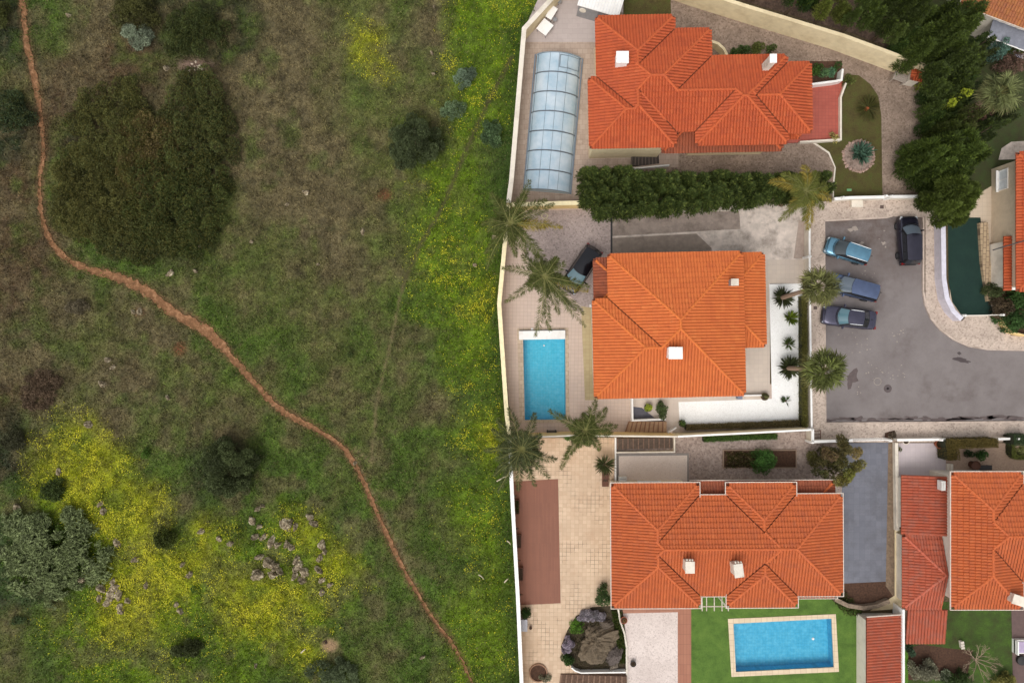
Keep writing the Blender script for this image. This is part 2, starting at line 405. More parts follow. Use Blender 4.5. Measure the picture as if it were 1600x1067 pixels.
# ------------------------------------------------------------------ bushes, trees, palms
def crown(name, parent, cx, cy, z0, rx, ry, h, col, nc=None, leaf=.16, dens=110, cr=None, var=.35, rot=0, gaps=.12, outline=.25, upd=.4, tip=None, asp=.45, flatten=.8):
    """foliage made of leaf clumps over a lumpy dome"""
    cr = cr or max(.24, .17*math.sqrt(rx*ry)); col = np.array(lin(col))*1.5
    Ps, Ds, Cs = [], [], []; sd = rnd.random()*50; sp = cr*1.32; spots = []
    for iu in range(-int(rx/sp)-1, int(rx/sp)+2):
        for iv in range(-int(ry/sp)-2, int(ry/sp)+3):
            u = (iu+.5*(iv % 2)+rnd.uniform(-.28, .28))*sp; v = (iv*.87+rnd.uniform(-.28, .28))*sp; r = math.hypot(u/max(rx-cr*.5, .05), v/max(ry-cr*.5, .05)); a = math.atan2(v, u)
            e = 1.08-outline*float(vn(np.array([math.cos(a)*2+9]), np.array([math.sin(a)*2+9]), 1, sd)[0])
            if r < e and not (rnd.random() < gaps and r > .3): spots.append((u, v, min(r/e, 1)))
    if not spots: spots = [(0, 0, 0)]
    for u, v, r in spots:
        zz = h*(1-r*r)**.5*flatten+h*(1-flatten)*.6; X = cx+u*math.cos(rot)-v*math.sin(rot); Y = cy+u*math.sin(rot)+v*math.cos(rot); ck = cr*rnd.uniform(.7, 1.2)
        Z = z0+max(zz*rnd.uniform(.5, 1.12)-ck*.6, ck*.1)
        k = int(dens*ck*ck*17)+14; q = rng.normal(size=(k, 3)); q[:, 2] = np.abs(q[:, 2])-.15; q /= np.linalg.norm(q, axis=1, keepdims=True)
        lum = 1+.3*(vn(q[:, 0]*2+5, q[:, 1]*2+5, .8, sd+u)-.5)
        rr = ck*rng.uniform(.72, 1.04, k)[:, None]; Ps.append(np.array([X, Y, Z])+q*rr*np.array([.92, .92, 1.25])*lum[:, None]); Ds.append(q*.7+rng.normal(size=(k, 3))*.6+np.array([0, 0, upd*.6]))
        cc = col*(1+var*(rnd.random()*2-1)); cm = cc*rng.uniform(.65, 1.4, k)[:, None]
        if tip is not None: m = (q[:, 2] > .3) & (rng.random(k) < .35); cm[m] = cm[m]*.4+np.array(lin(tip))*.6*rng.uniform(.6, 1.1, m.sum())[:, None]
        Cs.append(cm)
        k = k//3; f = rng.random(k)[:, None]; th_ = rng.uniform(0, 6.283, k); pp = np.stack([X+np.cos(th_)*ck*.8*f[:, 0], Y+np.sin(th_)*ck*.8*f[:, 0], z0+(Z-z0)*rng.uniform(.1, .95, k)], 1); Ps.append(pp); Ds.append(rng.normal(size=(k, 3))); Cs.append(cc*rng.uniform(.5, 1.1, k)[:, None])
    Pa = np.concatenate(Ps); Da = np.concatenate(Ds); Ca = np.concatenate(Cs); n = len(Pa)
    return leaves(Pa, Da, leaf*rng.uniform(.6, 1.3, n), leaf*asp, Ca, name, LEAF, parent, kink=.15)
BARK = flat('bark', (96, 78, 62), .95, var=.35, scale=9, bump=.6)
def bush(name, px, py, rpx, rpy, h, col, label, cat, group=None, z=0, zc=None, parts=True, crown_name='crown', **kw):
    zz = z+h*.6; x, y = P(px, py, zz); t = T(name, (x, y, th(x, y)+z), label, cat, group)
    k = (HC-zz)/HC/PPM; crown(crown_name, t, x, y, origin(t).z+.02, rpx*k, rpy*k, h, col, **kw)
    if parts:
        m = MB(); 
        for i in range(4):
            a = rnd.random()*6.28; r = min(rpx, rpy)*k*.35; m.tube([(x, y, origin(t).z-.05), (x+r*.4*math.cos(a), y+r*.4*math.sin(a), origin(t).z+h*.3), (x+r*math.cos(a), y+r*math.sin(a), origin(t).z+h*.62)], [.05+.02*h, .035+.01*h, .015], 5)
        m.build('trunk', BARK, t)
    return t
def conifer(px, py, rp, top, col, label, cat='tree', group=None, name='conifer_tree', tip=(96, 112, 40), dens=1.0, skirt=0, elong=1.0, ang=0.0, leaders=None, spl=.45):
    """broad evergreen: several leaders, each with drooping sprays radiating from its tip"""
    zc = top*.72; x, y = P(px, py, zc); t = T(name, (x, y, 0), label, cat, group); k = (HC-zc)/HC/PPM; Rr = rp*k
    m = MB(); m.tube([(x, y, -.1), (x+.1, y, top*.35), (x, y+.05, top*.62)], [.06+Rr*.05, .04+Rr*.025, .03], 8)
    nl = leaders or max(5, int(Rr*Rr*2.1)); Ps, Ds, Ls, Cs = [], [], [], []; col = np.array(lin(col)); tp = np.array(lin(tip))
    for i in range(nl):
        r = math.sqrt((i+.5)/nl); a = i*2.399+rnd.random()*.5; u = r*Rr*.72*math.cos(a)*elong; v = r*Rr*.72*math.sin(a)
        lx = x+u*math.cos(ang)-v*math.sin(ang); ly = y+u*math.sin(ang)+v*math.cos(ang)
        lz = top*(1-.42*r**1.6)*rnd.uniform(.74, 1.06); rad = Rr*.34*rnd.uniform(.75, 1.25)+.25; hh = lz*(.5+.6*skirt)
        ns = int(620*dens*rad*rad/.5)+160; s = rng.random(ns)**.75; th_ = rng.uniform(0, 6.283, ns); zz = lz-s*hh*.75; rr = rad*(.06+.94*s**.8)*rng.uniform(.35, 1.0, ns)
        ox = np.cos(th_); oy = np.sin(th_)
        Ps.append(np.stack([lx+ox*rr*.6, ly+oy*rr*.6, zz], 1)); Ds.append(np.stack([ox+rng.normal(size=ns)*.25, oy+rng.normal(size=ns)*.25, .35+.5*(1-s)+rng.normal(size=ns)*.2], 1)); Ls.append(spl*rad*rng.uniform(.35, 1.0, ns))
        b = col*(1+.45*(rnd.random()*2-1)); w = (rng.random(ns) < .3*(1-s))[:, None]; Cs.append(np.where(w, b*.35+tp*.65, b)*rng.uniform(.5, 1.4, ns)[:, None])
    Pa, Da, La, Ca = map(np.concatenate, (Ps, Ds, Ls, Cs))
    # each spray is a thin feather of three leaflets
    P3_ = np.concatenate([Pa, Pa+Da*La[:, None]*.2, Pa+Da*La[:, None]*.25]); j = rng.normal(size=Da.shape)*.55
    leaves(P3_, np.concatenate([Da, Da+j, Da-j]), np.concatenate([La, La*.62, La*.62]), np.concatenate([La*.07, La*.06, La*.06])+.03, np.concatenate([Ca, Ca*.9, Ca*1.1]), 'crown', LEAF, t)
    m.build('trunk', BARK, t); return t
PALMBARK = flat('palm_bark', (150, 124, 104), .95, var=.35, scale=14, bump=.8)
def frond_geo(p0, ang, L, rise, droop, leafL, col, nl=34, acc=None, twist=.0, wiltside=0):
    """a pinnate frond: arched midrib with two rows of drooping leaflets"""
    Ps, Ds, Ls, Cs = acc; ca, sa = math.cos(ang), math.sin(ang); pts = []
    n = 10
    for i in range(n+1):
        s = i/n; bend = twist*s*s; r = L*(s-.10*s*s*droop); a = ang+bend
        pts.append((p0[0]+math.cos(a)*r, p0[1]+math.sin(a)*r, p0[2]+L*(rise*s-droop*s*s*.62)))
    pts = np.array(pts)
    for side in (-1, 1):
        s = rng.uniform(.12, 1, nl*2); f = s*n; i = np.clip(f.astype(int), 0, n-1); w = (f-i)[:, None]; q = pts[i]*(1-w)+pts[i+1]*w; d = pts[i+1]-pts[i]; d /= np.linalg.norm(d, axis=1, keepdims=True)
        pr = np.stack([-d[:, 1], d[:, 0], np.zeros(len(d))], 1)*side
        Ps.append(q); dd = pr*.75+d*(.55+.3*s[:, None])+np.array([wiltside*.3, 0, -.25])+rng.normal(size=q.shape)*.24; Ds.append(dd); Ls.append(leafL*(np.sin(np.clip(s, 0, 1)*2.6+.35)*.8+.25)*rng.uniform(.7, 1.15, len(s))); Cs.append(np.array(lin(col))*rng.uniform(.6, 1.4, len(s))[:, None])
    return pts
def palm(px, py, zc, fr, label, col=(92, 98, 48), inner=26, innerL=2.0, group='feather palms with wind-blown fronds', lean=(0, 0), name='palm_tree', leafL=.62, yellow=(150, 134, 60)):
    x, y = P(px, py, zc); bx, by = x+lean[0], y+lean[1]; t = T(name, (bx, by, 0), label, 'palm tree', group)
    MB().tube([(bx, by, -.1), (bx, by, .3), ((bx+x)/2, (by+y)/2, zc*.5), (x, y, zc-.15)], [.3, .2, .16, .17], 10).build('trunk', PALMBARK, t, smooth=True)
    acc = ([], [], [], []); mr = MB()
    for (tx, ty, ze, c) in fr:      # fronds read off the photo: tip pixel, tip height above/below the crown, tone
        X, Y = P(tx, ty, zc+ze); L = math.hypot(X-x, Y-y)/.94; a = math.atan2(Y-y, X-x); dr = .9; rise = dr*.62+ze/L
        pts = frond_geo((x, y, zc), a, L, rise, dr, leafL, yellow if c == 'y' else col, 80, acc, rnd.uniform(-.12, .12)); mr.tube(pts, np.linspace(.035, .012, len(pts)), 4)
    for i in range(inner):
        a = i*2.399; L = innerL*rnd.uniform(.6, 1.1); pts = frond_geo((x, y, zc), a, L, rnd.uniform(.3, 1.0), rnd.uniform(.8, 1.4), leafL*.85, col, 38, acc, rnd.uniform(-.3, .3)); mr.tube(pts, np.linspace(.03, .01, len(pts)), 4)
    Pa, Da, La, Ca = map(np.concatenate, acc); leaves(Pa, Da, La, .034, Ca, 'fronds', LEAF, t, kink=.25)
    mr.build('midribs', flat('midrib', (120, 118, 66), .7), t); return t
def fan_palm(px, py, zc, R_, base, label, col=(104, 112, 56), name='fan_palm', n=64, group=None, trunk=.2):
    x, y = P(px, py, zc); bx, by = P(*base, 0) if base else (x, y); t = T(name, (bx, by, 0), label, 'palm tree', group)
    MB().tube([(bx, by, -.1), (bx+(x-bx)*.1, by+(y-by)*.1, .4), (bx+(x-bx)*.5, by+(y-by)*.5, zc*.5), (x, y, zc-.1)], [trunk*1.5, trunk*1.05, trunk*.9, trunk*1.1], 12).build('trunk', PALMBARK, t, smooth=True)
    Ps, Ds, Ls, Cs = [], [], [], []; st = MB()
    for i in range(n):
        a = i*2.399+rnd.random()*.3; el = math.asin(1-1.55*(i+.5)/n) if (1-1.55*(i+.5)/n) > -1 else -1.2
        d = np.array([math.cos(a)*math.cos(el), math.sin(a)*math.cos(el), math.sin(el)*.85]); pl = R_*rnd.uniform(.3, .68); h = np.array([x, y, zc])+d*pl
        st.tube([(x, y, zc-.05), tuple(h)], [.025, .012], 4, False)
        k = 22; B = np.cross(d, [0, 0, 1.]); B /= np.linalg.norm(B)+1e-6; U = np.cross(B, d); an = np.linspace(-1.9, 1.9, k)+rng.normal(size=k)*.05
        Dd = d*np.cos(an)[:, None]+B*np.sin(an)[:, None]+U*.15*rng.normal(size=k)[:, None]; Ps.append(np.repeat(h[None], k, 0)); Ds.append(Dd+np.array([0, 0, -.12])); Ls.append(R_*.5*(.65+.35*np.cos(an*.7))*rng.uniform(.85, 1.1, k))
        old = (i/n)**3; Cs.append((np.array(lin(col))*(1-old*.4)+np.array(lin((150, 126, 88)))*old*.35)*rnd.uniform(.45, 1.35)*rng.uniform(.7, 1.35, k)[:, None])
    Pa, Da, La, Ca = map(np.concatenate, (Ps, Ds, Ls, Cs)); leaves(Pa, Da, La, La*.085+.012, Ca, 'fronds', LEAF, t, kink=.18)
    st.build('leaf_stalks', flat('midrib', (120, 118, 66), .7), t); return t
def rosette(name, px, py, rp, h, col, label, cat, n=40, z=0, tilt=(.1, 1.1), wd=.13, group=None, centre=None):
    """yucca / cycad / agave: stiff leaves from one heart"""
    x, y = P(px, py, z); t = T(name, (x, y, z), label, cat, group); Rr = rp/PPM; a = rng.uniform(0, 6.283, n); e = rng.uniform(tilt[0], tilt[1], n)
    D = np.stack([np.cos(a)*np.cos(e), np.sin(a)*np.cos(e), np.sin(e)], 1); L = Rr/np.maximum(.55, np.cos(e))*rng.uniform(.7, 1.0, n)
    C = np.array(lin(col))*rng.uniform(.6, 1.4, n)[:, None]; P0 = np.tile([x, y, z+h], (n, 1))+D*Rr*.06
    leaves(np.concatenate([P0, P0]), np.concatenate([D, D+rng.normal(size=D.shape)*.02]), np.concatenate([L, L]), wd*Rr, np.concatenate([C, C*.85]), 'leaves', LEAF, t, kink=.12)
    MB().lathe((x, y, z), [(.02, 0), (.07+Rr*.1, .02), (.06+Rr*.09, h*.8), (.03, h+.05)], 8).build('stem', centre or BARK, t); return t
ROCKM = None
def rock(px, py, rx, ry, h, label, group=None, name='rock', col=(150, 138, 130), rot=None, cat='rock'):
    global ROCKM
    if ROCKM is None:
        t = NT('limestone'); v = t.coord(); c = t.ramp(t.noise(v, 2.6, 9, .75), [(.38, lin((60, 50, 36))), (.5, lin((142, 126, 100))), (.6, lin((206, 194, 166)))]); t.base(c); t.rough(.95); t.bump(t.noise(v, 6, 8, .75), .9, .12); ROCKM = {'g': t.m}
    key = 'g' if col == (150, 138, 130) else str(col)
    if key not in ROCKM: ROCKM[key] = flat('rock_'+key, col, .95, var=.3, scale=5, bump=.8)
    x, y = P(px, py, .1); bm = bmesh.new(); bmesh.ops.create_icosphere(bm, subdivisions=4 if rx < 12 else 6, radius=1); sd = rnd.random()*40; rot = rnd.random()*3 if rot is None else rot
    cuts = [Vector((rnd.uniform(-1, 1), rnd.uniform(-1, 1), rnd.uniform(-.2, 1))).normalized() for _ in range(7)]; cd = [rnd.uniform(.45, .85) for _ in cuts]; amp_, sc_ = (.8, .7) if rx < 12 else (.5, .4)
    for w in bm.verts:
        p = w.co.normalized(); s = 1.0
        for cn, d_ in zip(cuts, cd):
            k = p.dot(cn)
            if k > d_: s = min(s, d_/k)
        s *= 1+amp_*(float(fbm(np.array([p.x*1.5+p.z+8]), np.array([p.y*1.5-p.z+8]), sc_, sd, 5)[0])-.5); w.co = p*s
    me = bpy.data.meshes.new(name)
    for w in bm.verts: w.co = Vector((w.co.x*rx*(1.25 if rx < 12 else 1)/PPM, w.co.y*ry*(1.25 if rx < 12 else 1)/PPM, w.co.z*h*1.2))
    bm.to_mesh(me); bm.free(); me.materials.append(ROCKM[key]); o = bpy.data.objects.new(name, me); COL.objects.link(o); o.location = (x, y, th(x, y)+h*.15); o.rotation_euler = (0, 0, rot)
    return tag(o, label, cat, group)
# ------------------------------------------------------------------ roofs
def roof_mat(name, base, dark, light, stain=None, amt=.3):
    t = NT(name); uv = t.coord('UV'); v = t.coord()
    wnz = t.n('ShaderNodeTexWhiteNoise', _noise_dimensions='2D'); fl = t.n('ShaderNodeVectorMath', _operation='FLOOR'); t.l(uv, fl.inputs[0]); t.l(fl.outputs[0], wnz.inputs['Vector'])
    col = t.ramp(wnz.outputs['Value'], [(0, tuple(.45*a+.55*b for a, b in zip(lin(dark), lin(base)))), (.3, lin(base)), (.85, lin(base)), (1, tuple(.5*a+.5*b for a, b in zip(lin(light), lin(base))))])
    col = t.mix(t.ramp(t.noise(v, .45, 6, .7), [(.35, g(0)), (.75, g(.45))]), col, lin(dark))
    if stain:
        f = t.ramp(t.noise(v, 1.4, 9, .8), [(.47, g(0)), (.66, g(amt))]); col = t.mix(f, col, lin(stain))
        f = t.ramp(t.noise(v, .8, 10, .85), [(.6, g(0)), (.68, g(.35))]); col = t.mix(f, col, lin((140, 112, 84)))
    t.base(col); t.rough(.8); t.bump(t.noise(v, 14, 4), .25, .02); return t.m
def inpoly(p, poly):
    x, y = p; c = False; n = len(poly)
    for i in range(n):
        (x1, y1), (x2, y2) = poly[i], poly[(i+1) % n]
        if (y1 > y) != (y2 > y) and x < (x2-x1)*(y-y1)/(y2-y1)+x1: c = not c
    return c
class Roof:
    def __init__(s, fp, he, rot=0.0, slope=.29, px=True):
        s.he, s.slope, s.rot = he, slope, R(rot)
        w = [P(a, b, he) for a, b in fp] if px else list(fp)
        s.c = (sum(p[0] for p in w)/len(w), sum(p[1] for p in w)/len(w)); ca, sa = math.cos(-s.rot), math.sin(-s.rot)
        q = [((x-s.c[0])*ca-(y-s.c[1])*sa, (x-s.c[0])*sa+(y-s.c[1])*ca) for x, y in w]; q = ccw(q); n = len(q); q = [list(p) for p in q]
        for i in range(n):
            a, b = q[i], q[(i+1) % n]
            k = 1 if abs(b[0]-a[0]) > abs(b[1]-a[1]) else 0; m = (a[k]+b[k])/2; a[k] = b[k] = m
        s.poly = [tuple(p) for p in q]; s.E = []
        for i in range(n):
            a, b = s.poly[i], s.poly[(i+1) % n]; L = math.dist(a, b); u = ((b[0]-a[0])/L, (b[1]-a[1])/L); s.E.append((a, u, (-u[1], u[0]), L))
    def out(s, x, y, z):
        ca, sa = math.cos(s.rot), math.sin(s.rot); return (x*ca-y*sa+s.c[0], x*sa+y*ca+s.c[1], z)
    def perp(s, e, x, y): a, u, n, L = s.E[e]; return (x-a[0])*n[0]+(y-a[1])*n[1]
    def owners(s, x, y):
        best = np.full(x.shape, 1e9); own = np.full(x.shape, -1); ins = s.inside(x, y)
        for i, (a, u, n, L) in enumerate(s.E):
            pe = (x-a[0])*n[0]+(y-a[1])*n[1]; al = (x-a[0])*u[0]+(y-a[1])*u[1]; be = np.maximum(np.maximum(-al, al-L), 0)
            ok = (be <= np.abs(pe)+1e-4) & np.where(ins, pe >= 0, np.abs(pe) < .6); pe_ = np.where(ok, pe, 1e9); m = pe_ < best; best = np.where(m, pe_, best); own = np.where(m, i, own)
        return own
    def inside(s, x, y):
        c = np.zeros(x.shape, bool); n = len(s.poly)
        for i in range(n):
            (x1, y1), (x2, y2) = s.poly[i], s.poly[(i+1) % n]
            if y1 != y2: c ^= ((y1 > y) != (y2 > y)) & (x < x1)
        return c
    def cells(s, e, pu, bands, cv, v0, gap=.06, tile=True, clip=None):
        a, u, n, L = s.E[e]; xs = [p[0] for p in s.poly]; ys = [p[1] for p in s.poly]; ext = max(max(xs)-min(xs), max(ys)-min(ys)); vmax = ext*.55
        du = pu/bands; nu0 = -int(vmax/pu)-1; nu1 = int((L+vmax)/pu)+2; uu = np.arange(nu0*bands, nu1*bands+1)*du; vv = np.concatenate([[v0], np.arange(cv, vmax+cv, cv)])
        U0, V0 = np.meshgrid(np.arange(len(uu)-1), np.arange(len(vv)-1)); U0 = U0.ravel(); V0 = V0.ravel(); eps = 1e-3
        co = []
        for i, j in ((0, 0), (1, 0), (1, 1), (0, 1), (.5, .5)):
            ua = uu[U0]*(1-i)+uu[U0+1]*i+(eps if i == 0 else -eps if i == 1 else 0); va = vv[V0]*(1-j)+vv[V0+1]*j+(eps if j == 0 else -eps if j == 1 else 0)
            co.append((a[0]+u[0]*ua+n[0]*va, a[1]+u[1]*ua+n[1]*va))
        ow = np.stack([s.owners(x, y) for x, y in co], 1); al0 = uu[U0]; ins = np.stack([s.inside(x, y) for x, y in co], 1); inside = np.any((ow == e) & ins, axis=1)
        res = []
        for k in np.nonzero(inside)[0]:
            ua, ub, va, vb = uu[U0[k]], uu[U0[k]+1], vv[V0[k]], vv[V0[k]+1]
            if va < 0 and (ub < .02 or ua > L-.02): va = 0.0
            poly = [(ua, va), (ub, va), (ub, vb), (ua, vb)]
            others = set(int(o) for o in ow[k] if o != e and o >= 0)
            if any(o < 0 for o in ow[k]): others |= set()
            for f in others:
                val = [s.perp(e, co[i][0][k], co[i][1][k])-s.perp(f, co[i][0][k], co[i][1][k]) for i in range(5) if ow[k][i] == e and ins[k][i]]
                sgn = -1 if sum(val) < 0 else 1     # -1: hip/ridge side, +1: valley side
                off = gap if (sgn > 0 and tile) else 0
                def gf(p):
                    x = a[0]+u[0]*p[0]+n[0]*p[1]; y = a[1]+u[1]*p[0]+n[1]*p[1]; return sgn*(s.perp(e, x, y)-s.perp(f, x, y))-off
                np_, m = [], len(poly)
                for i in range(m):
                    p, q = poly[i], poly[(i+1) % m]; gp, gq = gf(p), gf(q)
                    if gp >= 0: np_.append(p)
                    if gp*gq < 0:
                        t = gp/(gp-gq); c_ = (p[0]+(q[0]-p[0])*t, p[1]+(q[1]-p[1])*t); np_.append(c_)
                        x = a[0]+u[0]*c_[0]+n[0]*c_[1]; y = a[1]+u[1]*c_[0]+n[1]*c_[1]; 
                        if s.perp(e, x, y) > -.01: s.seg.setdefault((min(e, f), max(e, f), sgn), []).append((x, y, s.perp(e, x, y)))
                poly = np_
                if len(poly) < 3: break
            if len(poly) >= 3: res.append((poly, va, vb, int(U0[k]), int(V0[k])))
        return a, u, n, res
    def build(s, parent, mat, capmat, pitch=.25, course=.42, only=None, clip=None, name='roof', caps=True, gutter=None, deckmat=None, amp=.06):
        s.seg = {}; bands = 5; mb = MB(); uvs = []; prof = [.0, .7, 1.0, .7, .0, -.5]
        for e in range(len(s.E)):
            if only is not None and e not in only: continue
            a, u, n, res = s.cells(e, pitch, bands, course, -.07); jit = {}
            for poly, va, vb, iu, iv in res:
                if clip:
                    cx = sum(p[0] for p in poly)/len(poly); cy = sum(p[1] for p in poly)/len(poly)
                    w = s.out(a[0]+u[0]*cx+n[0]*cy, a[1]+u[1]*cx+n[1]*cy, 0)
                    if not clip(w[0], w[1]): continue
                col = math.floor(poly[0][0]/pitch+1e-6) if False else iu//bands; key = (col, iv)
                if key not in jit: jit[key] = (rnd.uniform(-.008, .008), rnd.uniform(-.02, .02))
                jz = jit[key][0]; vs = []; b0 = iu % bands; ua0 = None; umin = min(p[0] for p in poly)
                for p in poly:
                    fu = (p[0]/(pitch/bands)) - math.floor(umin/(pitch/bands)+1e-6)+b0; fu = min(max(fu, 0), 5); i0 = min(int(fu), 4); h = prof[i0]*(1-(fu-i0))+prof[i0+1]*(fu-i0)
                    sv = (p[1]-va)/max(vb-va, 1e-6); z = s.he+s.slope*p[1]+amp*h+.06*(1-sv)+jz
                    vs.append(s.out(a[0]+u[0]*p[0]+n[0]*p[1], a[1]+u[1]*p[0]+n[1]*p[1], z)); uvs.append((col+.5+e*300, iv+.5))
                nv = len(vs); mb.add(vs, [tuple(range(nv))])
                # front riser of the tile
                low = [i for i in range(nv) if abs(poly[i][1]-va) < 1e-6]
                if len(low) == 2:
                    i, j = low if (low[0]+1) % nv == low[1] else (low[1], low[0])
                    A, B = vs[i], vs[j]; mb.add([A, B, (B[0], B[1], B[2]-.06), (A[0], A[1], A[2]-.06)], [(3, 2, 1, 0)]); uvs += [(col+.5+e*300, iv+.5)]*4
        rf = mb.build(name, mat, parent, uvs=uvs)
        # deck under the tiles, closed soffit
        dk = MB(); save = s.seg; s.seg = {}
        for e in range(len(s.E)):
            if only is not None and e not in only: continue
            a, u, n, res = s.cells(e, .4, 1, .4, 0, tile=False)
            for poly, va, vb, iu, iv in res:
                if clip:
                    cx = sum(p[0] for p in poly)/len(poly); cy = sum(p[1] for p in poly)/len(poly); w = s.out(a[0]+u[0]*cx+n[0]*cy, a[1]+u[1]*cx+n[1]*cy, 0)
                    if not clip(w[0], w[1]): continue
                vs = [s.out(a[0]+u[0]*p[0]+n[0]*p[1], a[1]+u[1]*p[0]+n[1]*p[1], s.he+s.slope*p[1]-.11) for p in poly if True]
                dk.add(vs, [tuple(range(len(vs)))])
        s.seg = save
        dk.build('roof_deck', deckmat or flat('roof_deck', (120, 62, 40), .9), parent)
        if caps:
            cb = MB()
            for (e, f, sg), pts in s.seg.items():
                if sg > 0: continue
                pts = sorted(pts, key=lambda p: (round(p[0]+p[1]*.001, 4), p[1])) if abs(max(p[0] for p in pts)-min(p[0] for p in pts)) > .2 else sorted(pts, key=lambda p: p[1])
                A, B = pts[0], pts[-1]; L = math.dist(A[:2], B[:2])
                if L < .3: continue
                if A[2] > B[2]: A, B = B, A
                if clip:
                    mid = s.out((A[0]+B[0])/2, (A[1]+B[1])/2, 0)
                    if not clip(mid[0], mid[1]): continue
                k = max(1, round(L/.42))
                for i in range(k):
                    t0, t1 = i/k, min(1.0, (i+1.12)/k); q = []
                    for t, r, dz in ((t0, .125, .05), (t1, .105, .03)):
                        x, y, d = (A[j]+(B[j]-A[j])*t for j in range(3)); dx, dy = (B[0]-A[0])/L, (B[1]-A[1])/L; row = []
                        for m in range(7):
                            th_ = math.pi*m/6; row.append(s.out(x-dy*math.cos(th_)*r, y+dx*math.cos(th_)*r, s.he+s.slope*d+dz-.03+math.sin(th_)*r*.85))
                        q.append(row)
                    cb.patch(q[::-1]); cb.add(q[0], [tuple(range(7))])
            if cb.v: cb.build('ridge_tiles', capmat, rf, smooth=False)
        if gutter:
            gb = MB(); m = len(s.poly)
            for i in range(m):
                if only is not None and i not in only: continue
                a, b = s.poly[i], s.poly[(i+1) % m]; L = math.dist(a, b); _, u, n, _L = s.E[i]
                if clip:
                    w = s.out((a[0]+b[0])/2, (a[1]+b[1])/2, 0)
                    if not clip(w[0], w[1]): continue
                w0 = .055; cx, cy = (a[0]+b[0])/2-n[0]*.1, (a[1]+b[1])/2-n[1]*.1; o = s.out(cx, cy, s.he+.03)
                gb.box(o, (L+(.255 if i % 2 else .145), w0, .12), s.rot+math.atan2(u[1], u[0]))
            gb.build('gutter', gutter, parent)
        return rf
    def inset(s, d):
        q = []; n = len(s.poly)
        for i in range(n):
            e0, e1 = s.E[i-1], s.E[i]; p = s.poly[i]; q.append((p[0]+(e0[2][0]+e1[2][0])*d, p[1]+(e0[2][1]+e1[2][1])*d))
        return [s.out(x, y, 0)[:2] for x, y in q]
    def walls(s, parent, mat, d=.5, z0=-.05, soffit=None, eave=True, top=None):
        ip = s.inset(d); z1 = top or s.he-.14; mb = MB(); n = len(ip)
        for i in range(n):
            a, b = ip[i], ip[(i+1) % n]; mb.add([(*a, z0), (*b, z0), (*b, z1), (*a, z1)], [(0, 1, 2, 3)])
        w = mb.build('wall', mat, parent)
        if eave: MB().prism(s.inset(.1), s.he-.16, s.he-.125).build('eaves', soffit or flat('eaves', (205, 190, 170), .8), parent)
        s.ip = ip; return w
def window_on(parent, wall_pts, i, t, w, h, z, frame, glass, shutter=None, name='window'):
    """a window (frame, pane, sill) on side i of a wall outline at fraction t"""
    n = len(wall_pts); a, b = wall_pts[i % n], wall_pts[(i+1) % n]; L = math.dist(a, b); u = ((b[0]-a[0])/L, (b[1]-a[1])/L); nn = (u[1], -u[0]); c = (a[0]+u[0]*L*t, a[1]+u[1]*L*t); rz = math.atan2(u[1], u[0])
    q = lambda du, dn, dz, d: MB().box((c[0]+u[0]*du+nn[0]*dn, c[1]+u[1]*du+nn[1]*dn, z+dz), d, rz)
    m = q(0, .02, h/2+.04, (w+.16, .1, .08))
    for sgn in (-1, 1): m.box((c[0]+u[0]*sgn*(w/2+.04)+nn[0]*.02, c[1]+u[1]*sgn*(w/2+.04)+nn[1]*.02, z), (.08, .1, h), rz)
    m.box((c[0]+nn[0]*.02, c[1]+nn[1]*.02, z), (.05, .06, h), rz); m.box((c[0]+nn[0]*.02, c[1]+nn[1]*.02, z-h/2-.04), (w+.16, .1, .08), rz)
    f = m.build(name, frame, parent); q(0, .005, 0, (w, .03, h)).build('pane', glass, f)
    if name != 'door': q(0, .09, -h/2-.1, (w+.3, .26, .05)).build('sill', frame, f)
    return f
def chimney(parent, px, py, z0, h, sx, sy, mat, cap=True, rot=0, pots=0, capmat=None):
    x, y = P(px, py, z0+h); m = MB().box((x, y, z0+h/2-.3), (sx*.86, sy*.86, h+.5), R(rot)); c = m.build('chimney', mat, parent)
    if cap: MB().box((x, y, z0+h+.02), (sx, sy, .1), R(rot)).build('chimney_cap', capmat or mat, c)
    for i in range(pots): MB().box((x-sx*.3+i*sx*.3, y+sy*.55, z0+h-.1), (.1, .22, .16), R(rot)).build('vent', mat, c)
    return c
